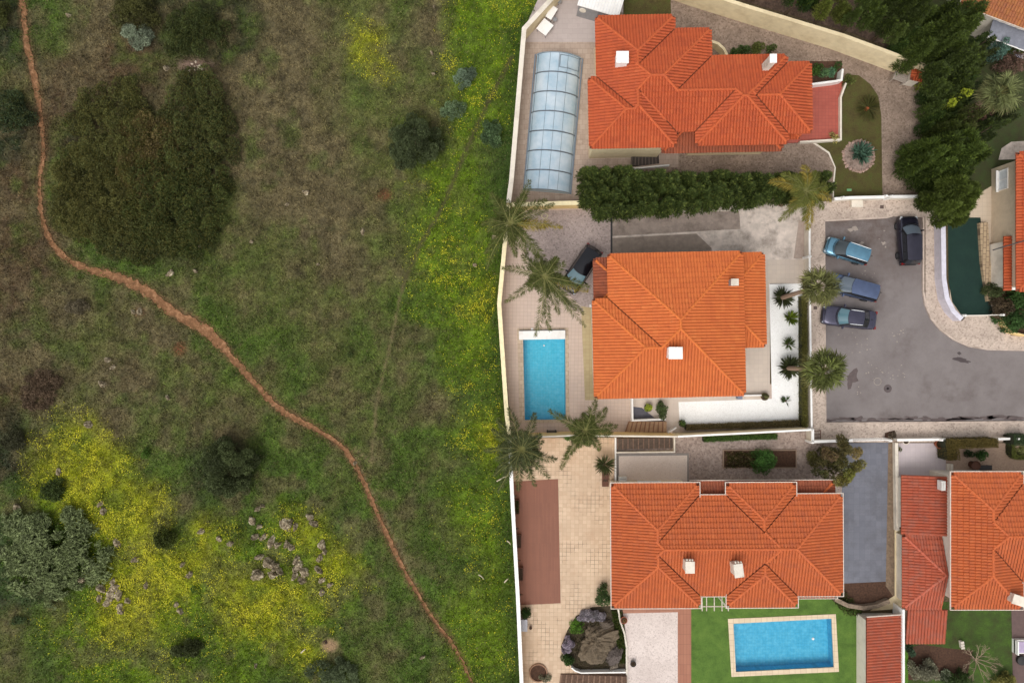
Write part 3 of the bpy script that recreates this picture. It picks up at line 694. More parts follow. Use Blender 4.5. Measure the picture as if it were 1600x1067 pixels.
# ------------------------------------------------------------------ flat ground sheets, walls, pools, steps
def sheet(name, pts, mat, z, holes=None, kind='structure', thick=.0, px=True, label=None, cat=None, parent=None):
    w = [P(a, b, z) if px else (a, b) for a, b in pts]; loops = [w]+[[P(a, b, z) if px else (a, b) for a, b in h] for h in (holes or [])]
    if thick: m = MB().prism(w, z-thick, z)
    else: m = MB().add([(x, y, z) for l in loops for x, y in l], tess(loops))
    o = m.build(name, mat, parent)
    if kind: o['kind'] = kind
    return tag(o, label, cat)
def wall(name, pts, h, th_, mat, label, cat='wall', capmat=None, z0=-.15, px=True, cap=.05, closed=False, capname='coping', group=None):
    """mitred wall along a polyline of the photo pixels of its top"""
    w = [P(a, b, h) if px else (a, b) for a, b in pts]; n = len(w)
    def offs(d):
        o = []
        for i in range(n):
            A, B, C = w[i-1] if (i or closed) else None, w[i], w[(i+1) % n] if (i < n-1 or closed) else None
            ds = [Vector((B[0]-A[0], B[1]-A[1])).normalized()] if A else []
            if C: ds.append(Vector((C[0]-B[0], C[1]-B[1])).normalized())
            m = sum((Vector((-q.y, q.x)) for q in ds), Vector((0, 0))); m.normalize(); c = max(.5, m.dot(Vector((-ds[0].y, ds[0].x)))); o.append((B[0]+m.x*d/c, B[1]+m.y*d/c))
        return o
    x0 = sum(p[0] for p in w)/n; y0 = sum(p[1] for p in w)/n; t = T(name, (w[0][0], w[0][1], 0), label, cat, group)
    def strip(d, za, zb, nm, mt):
        l, r = offs(d/2), offs(-d/2); m = MB(); k = n
        vs = [(*p, zb) for p in l]+[(*p, zb) for p in r]+[(*p, za) for p in l]+[(*p, za) for p in r]; fs = []
        for i in range(k if closed else k-1):
            j = (i+1) % k; fs += [(i, k+i, k+j, j), (i, j, 2*k+j, 2*k+i), (k+j, k+i, 3*k+i, 3*k+j)]
        if not closed: fs += [(0, 2*k, 3*k, k), (k-1, 2*k-1, 4*k-1, 3*k-1)]
        return m.add(vs, fs).build(nm, mt, t)
    strip(th_, z0, h-cap, 'wall_body', mat); strip(th_+(.06 if capmat else .004), h-cap, h, capname, capmat or mat); return t
def pool(name, outer, water, label, coping_mat, z=.012, wz=-.12, depth=1.5, basin=None, wmat=None, hole=None):
    cx, cy = P(sum(p[0] for p in outer)/4, sum(p[1] for p in outer)/4); t = T(name, (cx, cy, 0), label, 'swimming pool')
    o = [P(*p, .05) for p in outer]; i_ = [P(*p, .05) for p in water]; i2 = i_
    MB().ring(o, i_, -.1, .05).build('coping', coping_mat, t)
    i_ = ccw(i_); m = MB(); e = [((p[0]-cx)*1.0+cx, (p[1]-cy)*1.0+cy) for p in i_]
    m.add([(*p, .0) for p in e]+[(*p, -depth) for p in e], [(4, 5, 6, 7)]+[((k+1) % 4, k, 4+k, 4+(k+1) % 4) for k in range(4)]); m.build('basin', basin, t)
    m = MB(); N = 1; m.add([(*p, wz) for p in e], [(0, 1, 2, 3)]); m.build('water_surface', wmat, t)
    return t
def bbox(pts, m=.12):
    w = [P(*p) for p in pts]; return (min(p[0] for p in w)-m, min(p[1] for p in w)-m, max(p[0] for p in w)+m, max(p[1] for p in w)+m)
# ------------------------------------------------------------------ cars
def paint(name, rgb, metal=.7, rough=.25):
    t = NT(name); v = t.coord(); c = lin(rgb); t.base(t.ramp(t.noise(v, 2.5, 5), [(.3, tuple(x*.88 for x in c)), (.7, tuple(x*1.1 for x in c))])); t.rough(rough); t.b.inputs['Metallic'].default_value = metal; t.b.inputs['Coat Weight'].default_value = .6; t.b.inputs['Coat Roughness'].default_value = .12
    return t.m
def glassy(name, rgb, rough=.08):
    t = NT(name); t.base(lin(rgb)); t.rough(rough); t.b.inputs['Specular IOR Level'].default_value = .7; return t.m
RUBBER = flat('rubber', (28, 28, 30), .9); RIMM = flat('rim_grey', (60, 60, 64), .5); RAILM = flat('rail_silver', (226, 228, 230), .35); CHROME = flat('chrome', (200, 202, 205), .25, metal=1.0, var=.03); TRIM = flat('black_trim', (22, 22, 25), .5); LAMPG = glassy('lamp_glass', (196, 200, 204)); REDG = glassy('red_lamp', (120, 16, 14))
def car(px, py, ang, L, Wd, H, pm, gm, label, xwb, xwt, xrt, xrb, hood=.78, belt=.98, wt=.72, rails=None, rearblack=False, name='parked_car', bow=.3, sunroof=False, glass2=None, cat='car', plate=False, nose=.5):
    """x runs from the nose (+L/2) to the tail; xwb.. are fractions of length from the nose"""
    x, y = P(px, py, H*.5); t = T(name, (x, y, 0), label, cat, None, R(ang)); w = Wd/2; X = lambda f: L/2-f*L
    st = []      # body stations
    fr = [0, .015, .05, .12, .22, xwb, (xwb+xrb)/2, xrb, .93, .98, 1.0]; trunk = belt-.0
    for f in fr:
        hw = w*(1-nose*.32*max(0, 1-f/.14)**2.2-.22*max(0, (f-.88)/.12)**2.2)
        if f <= xwb: zt = hood+(belt-hood)*(f/xwb)**.8-.13*max(0, 1-f/.07)**2-.05*max(0, 1-f/.14)
        elif f <= xrb: zt = belt
        else: zt = belt-.03-.12*max(0, (f-.96)/.04)**2
        bot = .24+.08*max(0, 1-f/.05)+.08*max(0, (f-.95)/.05)
        q = [(0, zt+.045), (hw*.5, zt+.035), (hw*.8, zt+.005), (hw*.93, zt-.06), (hw, zt*.72), (hw*1.0, .5), (hw*.97, .32), (hw*.86, bot), (0, bot)]
        st.append([(X(f), -a, b) for a, b in q]+[(X(f), a, b) for a, b in q[-2:0:-1]])
    m = MB(); n = len(st[0]); m.add([p for s in st for p in s], [(i*n+k, (i+1)*n+k, (i+1)*n+(k+1) % n, i*n+(k+1) % n) for i in range(len(st)-1) for k in range(n)]+[tuple(range(n)), tuple((len(st)-1)*n+k for k in reversed(range(n)))])
    body = m.build('body', pm, t, local=True, smooth=True)
    md = body.modifiers.new('round', 'SUBSURF'); md.levels = md.render_levels = 1
    wb = w*.88; wtt = w*wt; zr = H
    fb = lambda s: (X(xwb)+bow*(1-s*s)-.02, s*wb, belt+.02+.03*(1-s*s)); ft = lambda s: (X(xwt)+bow*.45*(1-s*s), s*wtt, zr-.03+.03*(1-s*s))
    rb = lambda s: (X(xrb)-bow*.4*(1-s*s), s*wb*.95, belt+.02+.03*(1-s*s)); rt = lambda s: (X(xrt)-bow*.2*(1-s*s), s*wtt*.96, zr-.05+.03*(1-s*s))
    ss = [i/6-1 for i in range(13)]; lerp = lambda a, b, k: tuple(a[i]+(b[i]-a[i])*k for i in range(3))
    def strip(A, B, sr, k0, k1, off=0):
        return [[tuple(c+(off if i == 2 else 0) for i, c in enumerate(lerp(A(s), B(s), k))) for s in sr] for k in (k0, (k0+k1)/2, k1)]
    # cabin shell in body colour (pillars, roof)
    cb = MB(); cb.patch([[(*r[:2], r[2]) for r in row] for row in strip(fb, ft, ss, 0, 1)]); cb.patch(strip(rt, rb, ss, 0, 1))
    for sg in (-1, 1):
        a, b, c, d = fb(sg), ft(sg), rt(sg), rb(sg); q = [a, b, c, d]; cb.add(q, [(0, 1, 2, 3) if sg < 0 else (3, 2, 1, 0)])
    cb.build('cabin', TRIM, t, local=True, smooth=False)
    rows = []
    for k in range(9):
        r = []
        for s in ss:
            p = lerp(ft(s), rt(s), k/8); r.append((p[0], p[1]*1.01, p[2]+.05*(1-s*s)*math.sin(math.pi*k/8*.9+.15)+.012))
        rows.append(r)
    rf = MB().patch(rows).build('roof', pm, t, local=True, smooth=True)
    sg_ = [s*.93 for s in ss]
    MB().patch(strip(fb, ft, sg_, .03, .97, .014)).build('windscreen', glass2 or gm, t, local=True, smooth=True)
    MB().patch(strip(rt, rb, [s*.9 for s in ss], .08, .86, .014)).build('rear_window', gm, t, local=True, smooth=True)
    for sg in (-1, 1):
        a, b, c, d = fb(sg), ft(sg), rt(sg), rb(sg)
        for k0, k1 in ((.06, .36), (.38, .66), (.68, .93)):
            lo0, lo1, hi0, hi1 = lerp(a, d, k0), lerp(a, d, k1), lerp(b, c, k0), lerp(b, c, k1); q = [lerp(lo0, hi0, .1), lerp(lo1, hi1, .1), lerp(lo1, hi1, .88), lerp(lo0, hi0, .88)]
            MB().add([(p[0], p[1]+sg*.012, p[2]+.004) for p in q], [(0, 1, 2, 3) if sg > 0 else (3, 2, 1, 0)]).build('side_window', gm, t, local=True)
        xm = X(xwb)-.28; mm = MB().box((xm, sg*(w+.09), belt+.06), (.13, .22, .15), sg*-.15).box((xm, sg*(w-.05), belt+.01), (.08, .14, .05)); mm.build('mirror', pm, t, local=True)
        for fx in (.185, .8):
            cx = X(fx); tm = MB(); rm = MB(); r = .31; N = 20; yo = sg*(w-.03); yi = sg*(w-.2)
            for rr, mbb, ya, yb in ((r, tm, yi, yo), (r*.64, rm, yo-sg*.06, yo+sg*.012)):
                vs = [(cx+rr*math.cos(6.2832*k/N), yy, .32+rr*math.sin(6.2832*k/N)) for yy in (ya, yb) for k in range(N)]; mbb.add(vs, [(k, (k+1) % N, N+(k+1) % N, N+k) for k in range(N)]+[tuple(range(N)), tuple(reversed([N+k for k in range(N)]))])
            wh = tm.build('wheel', RUBBER, t, local=True); rm.build('rim', RIMM, wh, local=True)
        MB().box((X(.045), sg*w*.66, hood-.165), (.26, .3, .12), sg*-.35).build('headlight', LAMPG, t, local=True)
        MB().box((X(.985), sg*w*.74, belt-.2), (.16, .26, .18), sg*.2).build('tail_light', REDG, t, local=True)
        if rails: MB().tube([lerp(ft(sg), rt(sg), k) for k in (.03, .2, .5, .8, .97)], [.015, .03, .03, .03, .015], 6).build('roof_rail', rails, t, local=True).location.z = .07
    MB().box((X(.002), 0, .5), (.06, w*.9, .16)).build('grille', TRIM, t, local=True)
    MB().box((X(1.0), 0, .42), (.1, w*1.55, .2)).build('bumper', TRIM if not rearblack else CHROME, t, local=True)
    MB().box((X(.9 if xrb < .9 else xrt+.04), 0, (belt if xrb < .9 else H)+.05), (.12, .05, .05)).build('antenna', TRIM, t, local=True)
    sm = MB()
    for f_ in (xwb*.98, ): sm.tube([(X(f_)+bow*(1-q*q)+.05, q*w*.9, belt+.035+.03*(1-q*q)) for q in ss], .022, 4)
    sm.tube([(X(.045)+.06*(1-q*q), q*w*.82, hood-.02+.05*(1-q*q)) for q in ss], .012, 4)
    for sg in (-1, 1):
        for f_ in (xwb+.03, xwb+.27, xwb+.48): sm.tube([(X(f_), sg*(w*1.003), belt-.1), (X(f_), sg*(w*1.01), .4)], .01, 4)
    sm.build('panel_gap', TRIM, t, local=True)
    # wiper blades at the foot of the windscreen
    wm = MB()
    for s0 in (-.55, .1): p = lerp(fb(s0), ft(s0), .06); q = lerp(fb(s0+.42), ft(s0+.42), .12); wm.tube([(p[0], p[1], p[2]+.03), (q[0], q[1], q[2]+.03)], .012, 4)
    wm.build('wipers', TRIM, t, local=True)
    return t
# ------------------------------------------------------------------ steps, pots, benches and other things
def steps(name, pts, n, h0, h1, mat, label, nosing=None, cat='steps'):
    """pts: four photo pixels, flight runs from side (0,3) to side (1,2)"""
    a, b, c, d = [P(*p) for p in pts]; t = T(name, (*a, 0), label, cat); l = lambda p, q, k: (p[0]+(q[0]-p[0])*k, p[1]+(q[1]-p[1])*k); m = MB(); nm = MB()
    for i in range(n):
        z = h0+(h1-h0)*(i+1)/n; k0, k1 = i/n, (i+1)/n; m.prism([l(a, b, k0), l(a, b, k1), l(d, c, k1), l(d, c, k0)], -.05, z)
        if nosing: ke = k0+.22/n; nm.prism([l(a, b, k0), l(a, b, ke), l(d, c, ke), l(d, c, k0)], z+.002, z+.02)
    m.build('treads', mat, t)
    if nosing: nm.build('nosings', nosing, t)
    return t
def pot(px, py, r, h, label, plant=None, mat=None, soil=None, z=0, group=None, cat='plant pot'):
    x, y = P(px, py, z+h); mat = mat or flat('terracotta', (150, 84, 58), .85, var=.2, bump=.3); t = T('plant_pot', (x, y, z), label, cat, group)
    MB().lathe((x, y, z), [(r*.7, 0), (r*.95, h*.8), (r*1.05, h*.85), (r*1.05, h), (r*.88, h), (r*.85, h*.9)], 18).build('pot_body', mat, t); MB().lathe((x, y, z+h*.86), [(r*.86, 0), (r*.86, .02)], 14).build('soil', flat('potting_soil', (66, 50, 38), 1, var=.4, scale=20, bump=.8), t)
    if plant: crown('foliage', t, x, y, z+h*.8, r*plant[0], r*plant[0], r*plant[0]*1.1, plant[1], leaf=.09, dens=260, cr=.16)
    return t
def planter_box(px, py, w, d, h, rz, label, leafc=None, mat=None, group=None):
    x, y = P(px, py, h); t = T('planter_box', (x, y, 0), label, 'planter', group, R(rz)); mat = mat or flat('planter_brown', (96, 62, 48), .8)
    m = MB(); 
    for c, s in (((0, d/2, h/2), (w, .05, h)), ((0, -d/2, h/2), (w, .05, h)), ((w/2-.025, 0, h/2), (.05, d-.051, h-.01)), ((-w/2+.025, 0, h/2), (.05, d-.051, h-.01))): m.box(c, s)
    m.build('box', mat, t, local=True); MB().box((0, 0, h*.42), (w-.12, d-.06, h*.8)).build('soil', flat('potting_soil', (66, 50, 38), 1), t, local=True)
    if leafc:
        k = 150; Pq = np.stack([rng.uniform(-w/2+.1, w/2-.1, k), rng.uniform(-d/3, d/3, k), np.full(k, h*.8)], 1); D = rng.normal(size=(k, 3)); D[:, 2] = 1.2; o = leaves(Pq, D, .22, .05, np.array(lin(leafc))*rng.uniform(.6, 1.3, k)[:, None], 'foliage', LEAF); o.parent = t
    return t
def hedge(name, pts, wd, h, col, label, top_h=None, leaf=.09, dens=900, cat='hedge', var=.3, closed=False, box=True):
    """clipped or loose hedge along photo pixels"""
    w = resample([P(a, b, h) for a, b in pts], .12); t = T(name, (*w[0], 0), label, cat); n = len(w); L = sum(math.dist(a, b) for a, b in zip(w[:-1], w[1:]))
    k = int(dens*L*(wd+h*.5)); i = rng.integers(0, n-1, k); f = rng.random(k)[:, None]; A = np.array(w); q = A[i]*(1-f)+A[i+1]*f; d = A[i+1]-A[i]; d /= np.linalg.norm(d, axis=1, keepdims=True)+1e-9; nn = np.stack([-d[:, 1], d[:, 0]], 1)
    s = rng.uniform(-1, 1, k); top = rng.random(k) < .75; s = np.where(top, s, np.sign(s)); z = np.where(top, h*(1-.12*np.abs(s)**4*(not box)), h*rng.random(k)); e = 1+.35*(fbm(q[:, 0], q[:, 1], .5, 91, 2)-.5)*(0.4 if box else 1.6)
    z = z*(1+.3*(fbm(q[:, 0]+s*.3, q[:, 1], .4, 95, 2)-.5)*(.2 if box else 1.0)); pos = np.concatenate([q+nn*(s*wd/2*e)[:, None], z[:, None]], 1)
    D = rng.normal(size=(k, 3)); D[:, 2] = np.abs(D[:, 2])+.3; C = np.array(lin(col))*rng.uniform(1-var, 1+var, k)[:, None]*(.8+.4*fbm(q[:, 0]*3, q[:, 1]*3, .6, 99, 2))[:, None]
    core = MB(); B = [Vector(p) for p in w[::4]+[w[-1]]]
    for a, b in zip(w[:-1:4], (w[4::4]+[w[-1]])[:len(w[:-1:4])]):
        m_ = ((a[0]+b[0])/2, (a[1]+b[1])/2); core.box((*m_, h*.44), (math.dist(a, b)+.02, wd*.8, h*.86), math.atan2(b[1]-a[1], b[0]-a[0]))
    core.build('branches', flat('hedge_inside', (40, 42, 24), 1), t); leaves(pos, D, leaf, leaf*.55, C, 'foliage', LEAF, t); return t
def strew(name, poly, n, size, col, z, label, cat, kind=None, leaf=(.5, 1.2), mat=None, up=.8, group=None):
    """low planting inside a photo-pixel polygon"""
    w = ccw([P(a, b, z) for a, b in poly]); xs = [p[0] for p in w]; ys = [p[1] for p in w]; pts = []
    while len(pts) < n:
        p = (rnd.uniform(min(xs), max(xs)), rnd.uniform(min(ys), max(ys)))
        if inpoly(p, w): pts.append((*p, z))
    pts = np.array(pts); D = rng.normal(size=(n, 3)); D[:, 2] = np.abs(D[:, 2])*.7+up
    if isinstance(col, list): C = np.array([lin(c) for c in col])[rng.integers(0, len(col), n)]
    else: C = np.tile(lin(col), (n, 1))
    C = C*rng.uniform(.65, 1.35, n)[:, None]; pts[:, 2] += rng.random(n)*size*.5
    o = leaves(pts, D, size*rng.uniform(*leaf, n), size*.4, C, name, mat or LEAF); return tag(o, label, cat, group, kind)
# ================================================================== THE SCENE
PA = [(838,88),(907,94),(889,301),(820,295)]; PB = [(817,520),(883,519),(884,655),(820,656)]; PC = [(1146,974),(1299.5,966),(1303,1042),(1150,1049.5)]
POOLS[:] = [bbox(PA), bbox(PB), bbox(PC)]
build_ground()
COB1 = cobble('cobble_drive', (164, 144, 128), (138, 119, 104), (84, 68, 56), 8, .6, .3, contrast=(.42, .7))
COB2 = cobble('cobble_court', (186, 168, 160), (164, 148, 142), (112, 100, 94), 8, .25, .4)
COB3 = cobble('cobble_walk', (204, 186, 170), (184, 166, 152), (118, 102, 92), 8, .6, .22, contrast=(.5, .72))
COB4 = cobble('cobble_garden', (182, 164, 152), (152, 134, 124), (108, 90, 80), 7, .3, .5)
STONE = tiled('stone_paving', (184, 164, 148), (172, 150, 134), (140, 122, 108), .45, .45, .5, .01, (118, 98, 86), .5)
PALE = tiled('pale_paving', (188, 174, 168), (180, 166, 160), (160, 146, 140), .9, .45, .5, .006, (160, 144, 138), .5)
PINK = tiled('pink_tile', (206, 184, 168), (200, 178, 164), (178, 156, 140), .33, .33, 0, .012, (190, 166, 148), .4, rot=.02)
TAN = tiled('tan_tile', (212, 186, 158), (196, 168, 140), (188, 160, 132), .36, .36, 0, .014, (184, 150, 120), .6, grime=(96, 80, 62), rot=.01)
OLIVE = tiled('olive_tile', (188, 170, 130), (180, 160, 120), (160, 140, 104), .33, .33, 0, .01)
CONC = flat('concrete', (204, 190, 178), .9, var=.2, scale=1.2, bump=.4, dirt=(104, 92, 82), dirtamt=.7)
CONCD = flat('grey_concrete', (152, 137, 126), .85, var=.22, scale=1.6, bump=.4, dirt=(88, 76, 66), dirtamt=.6)  # darker grey-brown tone of the concrete
CREAM = flat('cream_render', (226, 208, 170), .85, var=.06, dirt=(186, 164, 126), dirtamt=.45, scale=2)
YELLOW = flat('yellow_render', (232, 202, 142), .85, var=.06, dirt=(206, 170, 112), dirtamt=.45, scale=2)
OFFW = flat('off_white_render', (222, 212, 196), .85, var=.06, dirt=(168, 154, 138), dirtamt=.5, scale=1.6)
WHITE = flat('white_paint', (238, 235, 230), .6, var=.03, dirt=(200, 190, 180), dirtamt=.35)
GREYP = flat('grey_paint', (136, 134, 134), .6); DARK = flat('dark_metal', (42, 40, 40), .5); WOOD = flat('weathered_wood', (122, 98, 82), .85, var=.25, scale=10)
BRONZE = flat('brown_wood', (92, 58, 42), .8, var=.25)
GUT = flat('gutter_cream', (214, 200, 186), .6, dirt=(176, 150, 130), dirtamt=.4); GLASS = glassy('window_glass', (70, 84, 92)); SHUT = flat('shutter', (214, 218, 220), .6)
SOIL = flat('bed_soil', (78, 54, 40), 1, var=.4, scale=6, bump=1)
WGRAVEL = cobble('white_gravel', (250, 249, 246), (240, 238, 234), (206, 202, 196), 22, .12, .6)
LAWN = None
def lawn_mat(name, a, b, c, s=1.2, sc=22):
    t = NT(name); v = t.coord(); col = t.ramp(t.noise(v, s, 7, .7), [(.3, lin(a)), (.5, lin(b)), (.72, lin(c))]); col = t.mix(1.0, col, t.ramp(t.noise(v, sc, 3), [(.3, g(.7)), (.7, g(1.25))]), 'MULTIPLY'); t.base(col); t.rough(1); t.bump(t.noise(v, sc*1.3, 4), .9, .06); return t.m
LAWN1 = lawn_mat('old_lawn', (74, 60, 34), (84, 78, 38), (80, 88, 36)); LAWN2 = lawn_mat('turf', (68, 94, 34), (86, 116, 44), (102, 130, 54), .9, 24); LAWN3 = lawn_mat('back_lawn', (58, 56, 28), (62, 82, 28), (76, 106, 30), .7)

# ---- lot surfaces -------------------------------------------------------------
sheet('courtyard', [(868,-60),(819,46),(797,320),(930,320),(1305,312),(1446,307),(1449,106),(1092,-12),(1092,-60)], COB1, .010)
sheet('pool_terrace', [(817,64),(935,64),(935,235),(1060,238),(1060,262),(925,262),(925,318),(797,318)], STONE, .016, [PA])
sheet('back_terrace', [(905,-60),(868,-60),(819,46),(817,66),(936,66),(936,20),(976,20),(982,-60)], PALE, .021)
sheet('back_lawn', [(974,-60),(1046,-60),(1049,40),(974,40)], LAWN1, .026)
sheet('front_lawn', [(1303,313),(1303,292),(1306,262),(1296,238),(1272,222),(1312,219),(1314,150),(1318,126),(1326,117),(1342,118),(1360,132),(1372,150),(1377,180),(1379,312)], LAWN1, .03)
sheet('kerb_strip', [(1301,313),(1301,290),(1304,262),(1294,240),(1268,223),(1272,222),(1296,238),(1306,262),(1303,292),(1303,313)], OFFW, .034)
sheet('patio', [(1225,135),(1322,127),(1314,150),(1313,216),(1301,220),(1225,224)], tiled('red_tile', (176, 90, 74), (166, 82, 68), (132, 72, 62), .3, .3, 0, .01), .16, thick=.14)
sheet('garden_bed', [(1264,96),(1316,96),(1316,128),(1264,131)], SOIL, .036)
# lot 2
sheet('terrace', [(792,326),(955,326),(955,600),(1266,600),(1266,672),(1062,680),(800,682),(781,475)], PINK, .012, [PB])
sheet('side_terrace', [(908,478),(935,478),(935,625),(914,625)], OLIVE, .018)
sheet('parking_court', [(824,330),(955,326),(955,404),(932,404),(930,482),(906,478),(880,452),(836,440),(822,400)], COB2, .020)
sheet('stone_slab', [(878,462),(911,482),(912,489),(880,475)], CONCD, .026)
sheet('driveway', [(955,322),(1264,316),(1264,406),(955,407)], CONC, .016)
sheet('grey_slab', [(957,334),(1155,330),(1157,358),(1085,362),(957,369)], CONCD, .022)  # darker concrete patch across the upper driveway
sheet('ramp', [(957,372),(1088,365),(1112,388),(1112,420),(957,420)], flat('dark_concrete', (140, 126, 114), .85, var=.2, scale=2, bump=.4), .027)  # flat darker concrete patch with one slanted corner, no slope modelled
sheet('kerb_strip', [(957,369),(1085,362),(1088,365),(957,372)], CONC, .031)
sheet('drain', [(954,330),(957,330),(957,402),(954,402)], DARK, .032)
sheet('slab', [(1158,324),(1262,322),(1262,348),(1158,350)], flat('pale_concrete', (206, 192, 180), .9, var=.15, bump=.3, dirt=(130, 116, 104), dirtamt=.6), .022)
sheet('slab', [(1248,345),(1262,345),(1262,404),(1240,404)], flat('brown_concrete', (168, 150, 138), .9, var=.15, bump=.3), .026)
sheet('walkway', [(1160,406),(1262,406),(1262,443),(1203,443),(1203,622),(1160,622)], tiled('beige_tile', (204, 188, 172), (198, 182, 168), (184, 168, 152), .4, .4, 0, .008), .022)
sheet('gravel_bed', [(1202,444),(1254,443),(1254,664),(1062,662),(1060,628),(1206,623)], WGRAVEL, .028)
sheet('paved_strip', [(988,616),(1200,616),(1204,624),(1062,630),(1062,676),(988,660)], tiled('grey_beige_tile', (208, 192, 178), (202, 186, 172), (190, 172, 158), .4, .4, 0, .006), .019)
sheet('slate_patch', [(989,635),(1003,637),(1022,652),(1040,658),(989,657)], flat('slate', (88, 86, 94), .8), .026)
# street
ASPH = None
t = NT('asphalt'); v = t.coord(); c = t.ramp(t.noise(v, .35, 7, .7), [(.3, lin((102, 94, 92))), (.6, lin((122, 115, 113)))]); c = t.mix(t.ramp(t.noise(v, 40, 2), [(.35, g(0)), (.75, g(.35))]), c, lin((150, 138, 134)))
c = t.mix(t.ramp(t.noise(v, .16, 5, .7), [(.56, g(0)), (.68, g(.5))]), c, lin((84, 72, 68))); c = t.mix(t.ramp(t.noise(v, .75, 10, .8), [(.66, g(0)), (.70, g(.45))]), c, lin((158, 146, 138))); sx = t.n('ShaderNodeSeparateXYZ'); t.l(v, sx.inputs[0]); mr = t.n('ShaderNodeMapRange'); mr.inputs[1].default_value = 3.5; mr.inputs[2].default_value = 11; t.l(sx.outputs[1], mr.inputs[0])   # brown dirt washed down to the top end of the court
dn = t.ramp(t.noise(v, .55, 8, .75), [(.36, g(.15)), (.6, g(.95))]); mm = t.n('ShaderNodeMath', _operation='MULTIPLY'); t.l(mr.outputs[0], mm.inputs[0]); t.l(dn, mm.inputs[1]); c = t.mix(mm.outputs[0], c, lin((88, 72, 64)))
t.base(c); t.rough(.9); t.bump(t.noise(v, 60, 3), .3, .01); ASPH = t.m
CURV = [(1443,338),(1443,455),(1446,475),(1455,497),(1470,515),(1490,530),(1515,541),(1545,546),(1600,547),(1700,547)]
sheet('road', [(1288,345),(1386,340),(1396,337)]+CURV+[(1700,658),(1290,661)], ASPH, .008)
# pavements are real kerbs above the road
PVZ = .13
sheet('pavement', [(1262,316),(1446,308),(1446,337.5),(1396,336),(1386,339),(1288,344),(1290,662),(1700,658),(1700,690),(1268,691),(1266,670)], COB3, PVZ, thick=.2)
sheet('pavement', [(1446,308),(1473,308),(1474,440),(1480,470),(1492,492),(1503,502),(1510,494),(1562,493),(1564,512),(1580,524),(1610,527),(1700,527)]+[(a+(.0 if a > 1443 else 3.2), b-.0) for a, b in CURV[::-1]], COB3, PVZ+.004, thick=.2)
kerb = MB()
for pts in (CURV, [(1443,338),(1396,337),(1386,340),(1288,345),(1290,661),(1700,658)]):
    w = [P(a, b, PVZ) for a, b in pts]
    for a, b in zip(w[:-1], w[1:]): kerb.box(((a[0]+b[0])/2, (a[1]+b[1])/2, PVZ*.5+.008), (math.dist(a, b)+.02, .14, PVZ+.02), math.atan2(b[1]-a[1], b[0]-a[0]))
kerb.build('kerb', flat('kerb_stone', (190, 172, 158), .9, var=.15, dirt=(130, 112, 100), dirtamt=.6))['kind'] = 'structure'
# stains, oil, darker patches and chalky patches on the asphalt (flat marks with their own outline)
def blot(px, py, rx, ry, mat, z, n=18, rough=.35, name='stain', rot=0):
    sd = rnd.random()*40; pts = []
    for i in range(n):
        a = 6.2832*i/n; r = 1+rough*(rnd.random()-.5)*2; u, v_ = rx*r*math.cos(a), ry*r*math.sin(a); pts.append((px+u*math.cos(rot)-v_*math.sin(rot), py+u*math.sin(rot)+v_*math.cos(rot)))
    return sheet(name, pts, mat, z)
OIL = flat('oil_stain', (70, 60, 60), .6); ASPHD = flat('dark_asphalt', (92, 80, 78), .85, var=.2); CHALK = flat('lime_spatter', (156, 144, 134), .95)
blot(1503, 563, 12, 3.4, OIL, .0125, rot=.2); blot(1499, 552, 3, 2.6, OIL, .0125); blot(1330, 590, 9, 13, ASPHD, .0125, rot=.4, rough=.5)  # last blot is a darker patch beside the lower fan palm
for a, b, s in ((1345, 382, 5), (1333, 358, 6), (1381, 380, 4)): blot(a, b, s, s*.6, CHALK, .0125, rough=.6)
sp = []
for i in range(60):
    cx, cy = rnd.choice([(1350, 540), (1345, 544), (1368, 577), (1402, 582), (1352, 434), (1385, 385), (1326, 522), (1375, 582), (1335, 610), (1400, 520)]); sp.append((cx+rnd.gauss(0, 9), cy+rnd.gauss(0, 7), rnd.uniform(.5, 1.7), rnd.uniform(.5, 1.3)))
m = MB()
for a, b, c_, d_ in sp:
    q = [P(a+c_*rnd.uniform(.6, 1.3)*math.cos(k*.9), b+d_*rnd.uniform(.6, 1.3)*math.sin(k*.9)) for k in range(7)]; m.add([(*w, .0125) for w in ccw(q)], [tuple(range(7))])
tag(m.build('lime_spatter', CHALK), 'pale lime spatter scattered over the asphalt', 'spatter', kind='stuff')
for a in range(1296, 1600, 22): blot(a+rnd.uniform(-4, 8), 657-.01*(a-1290)+rnd.uniform(-3, 0), rnd.uniform(8, 22), rnd.uniform(1.5, 4), ASPHD, .0125, 16, .5)  # tyre dirt along the lower kerb
mx, my = P(1387, 607, 0); mt = T('manhole_cover', (mx, my, 0), 'round iron manhole cover set in the grey asphalt', 'manhole cover'); MB().lathe((mx, my, 0), [(.36, .004), (.36, .022), (.31, .024)], 28).build('rim', ASPHD, mt); MB().lathe((mx, my, .0), [(.29, .012), (.29, .028), (.1, .028), (.09, .024)], 24).build('lid', flat('iron', (92, 82, 82), .6, metal=.3), mt)
mx, my = P(1371, 596, 0); o = MB().ring([(mx+.34*math.cos(k*.3142), my+.34*math.sin(k*.3142)) for k in range(20)], [(mx+.3*math.cos(k*.3142), my+.3*math.sin(k*.3142)) for k in range(20)], .009, .02).build('manhole_ring', CHALK); tag(o, 'pale ring of a filled manhole beside the iron cover', 'manhole ring')
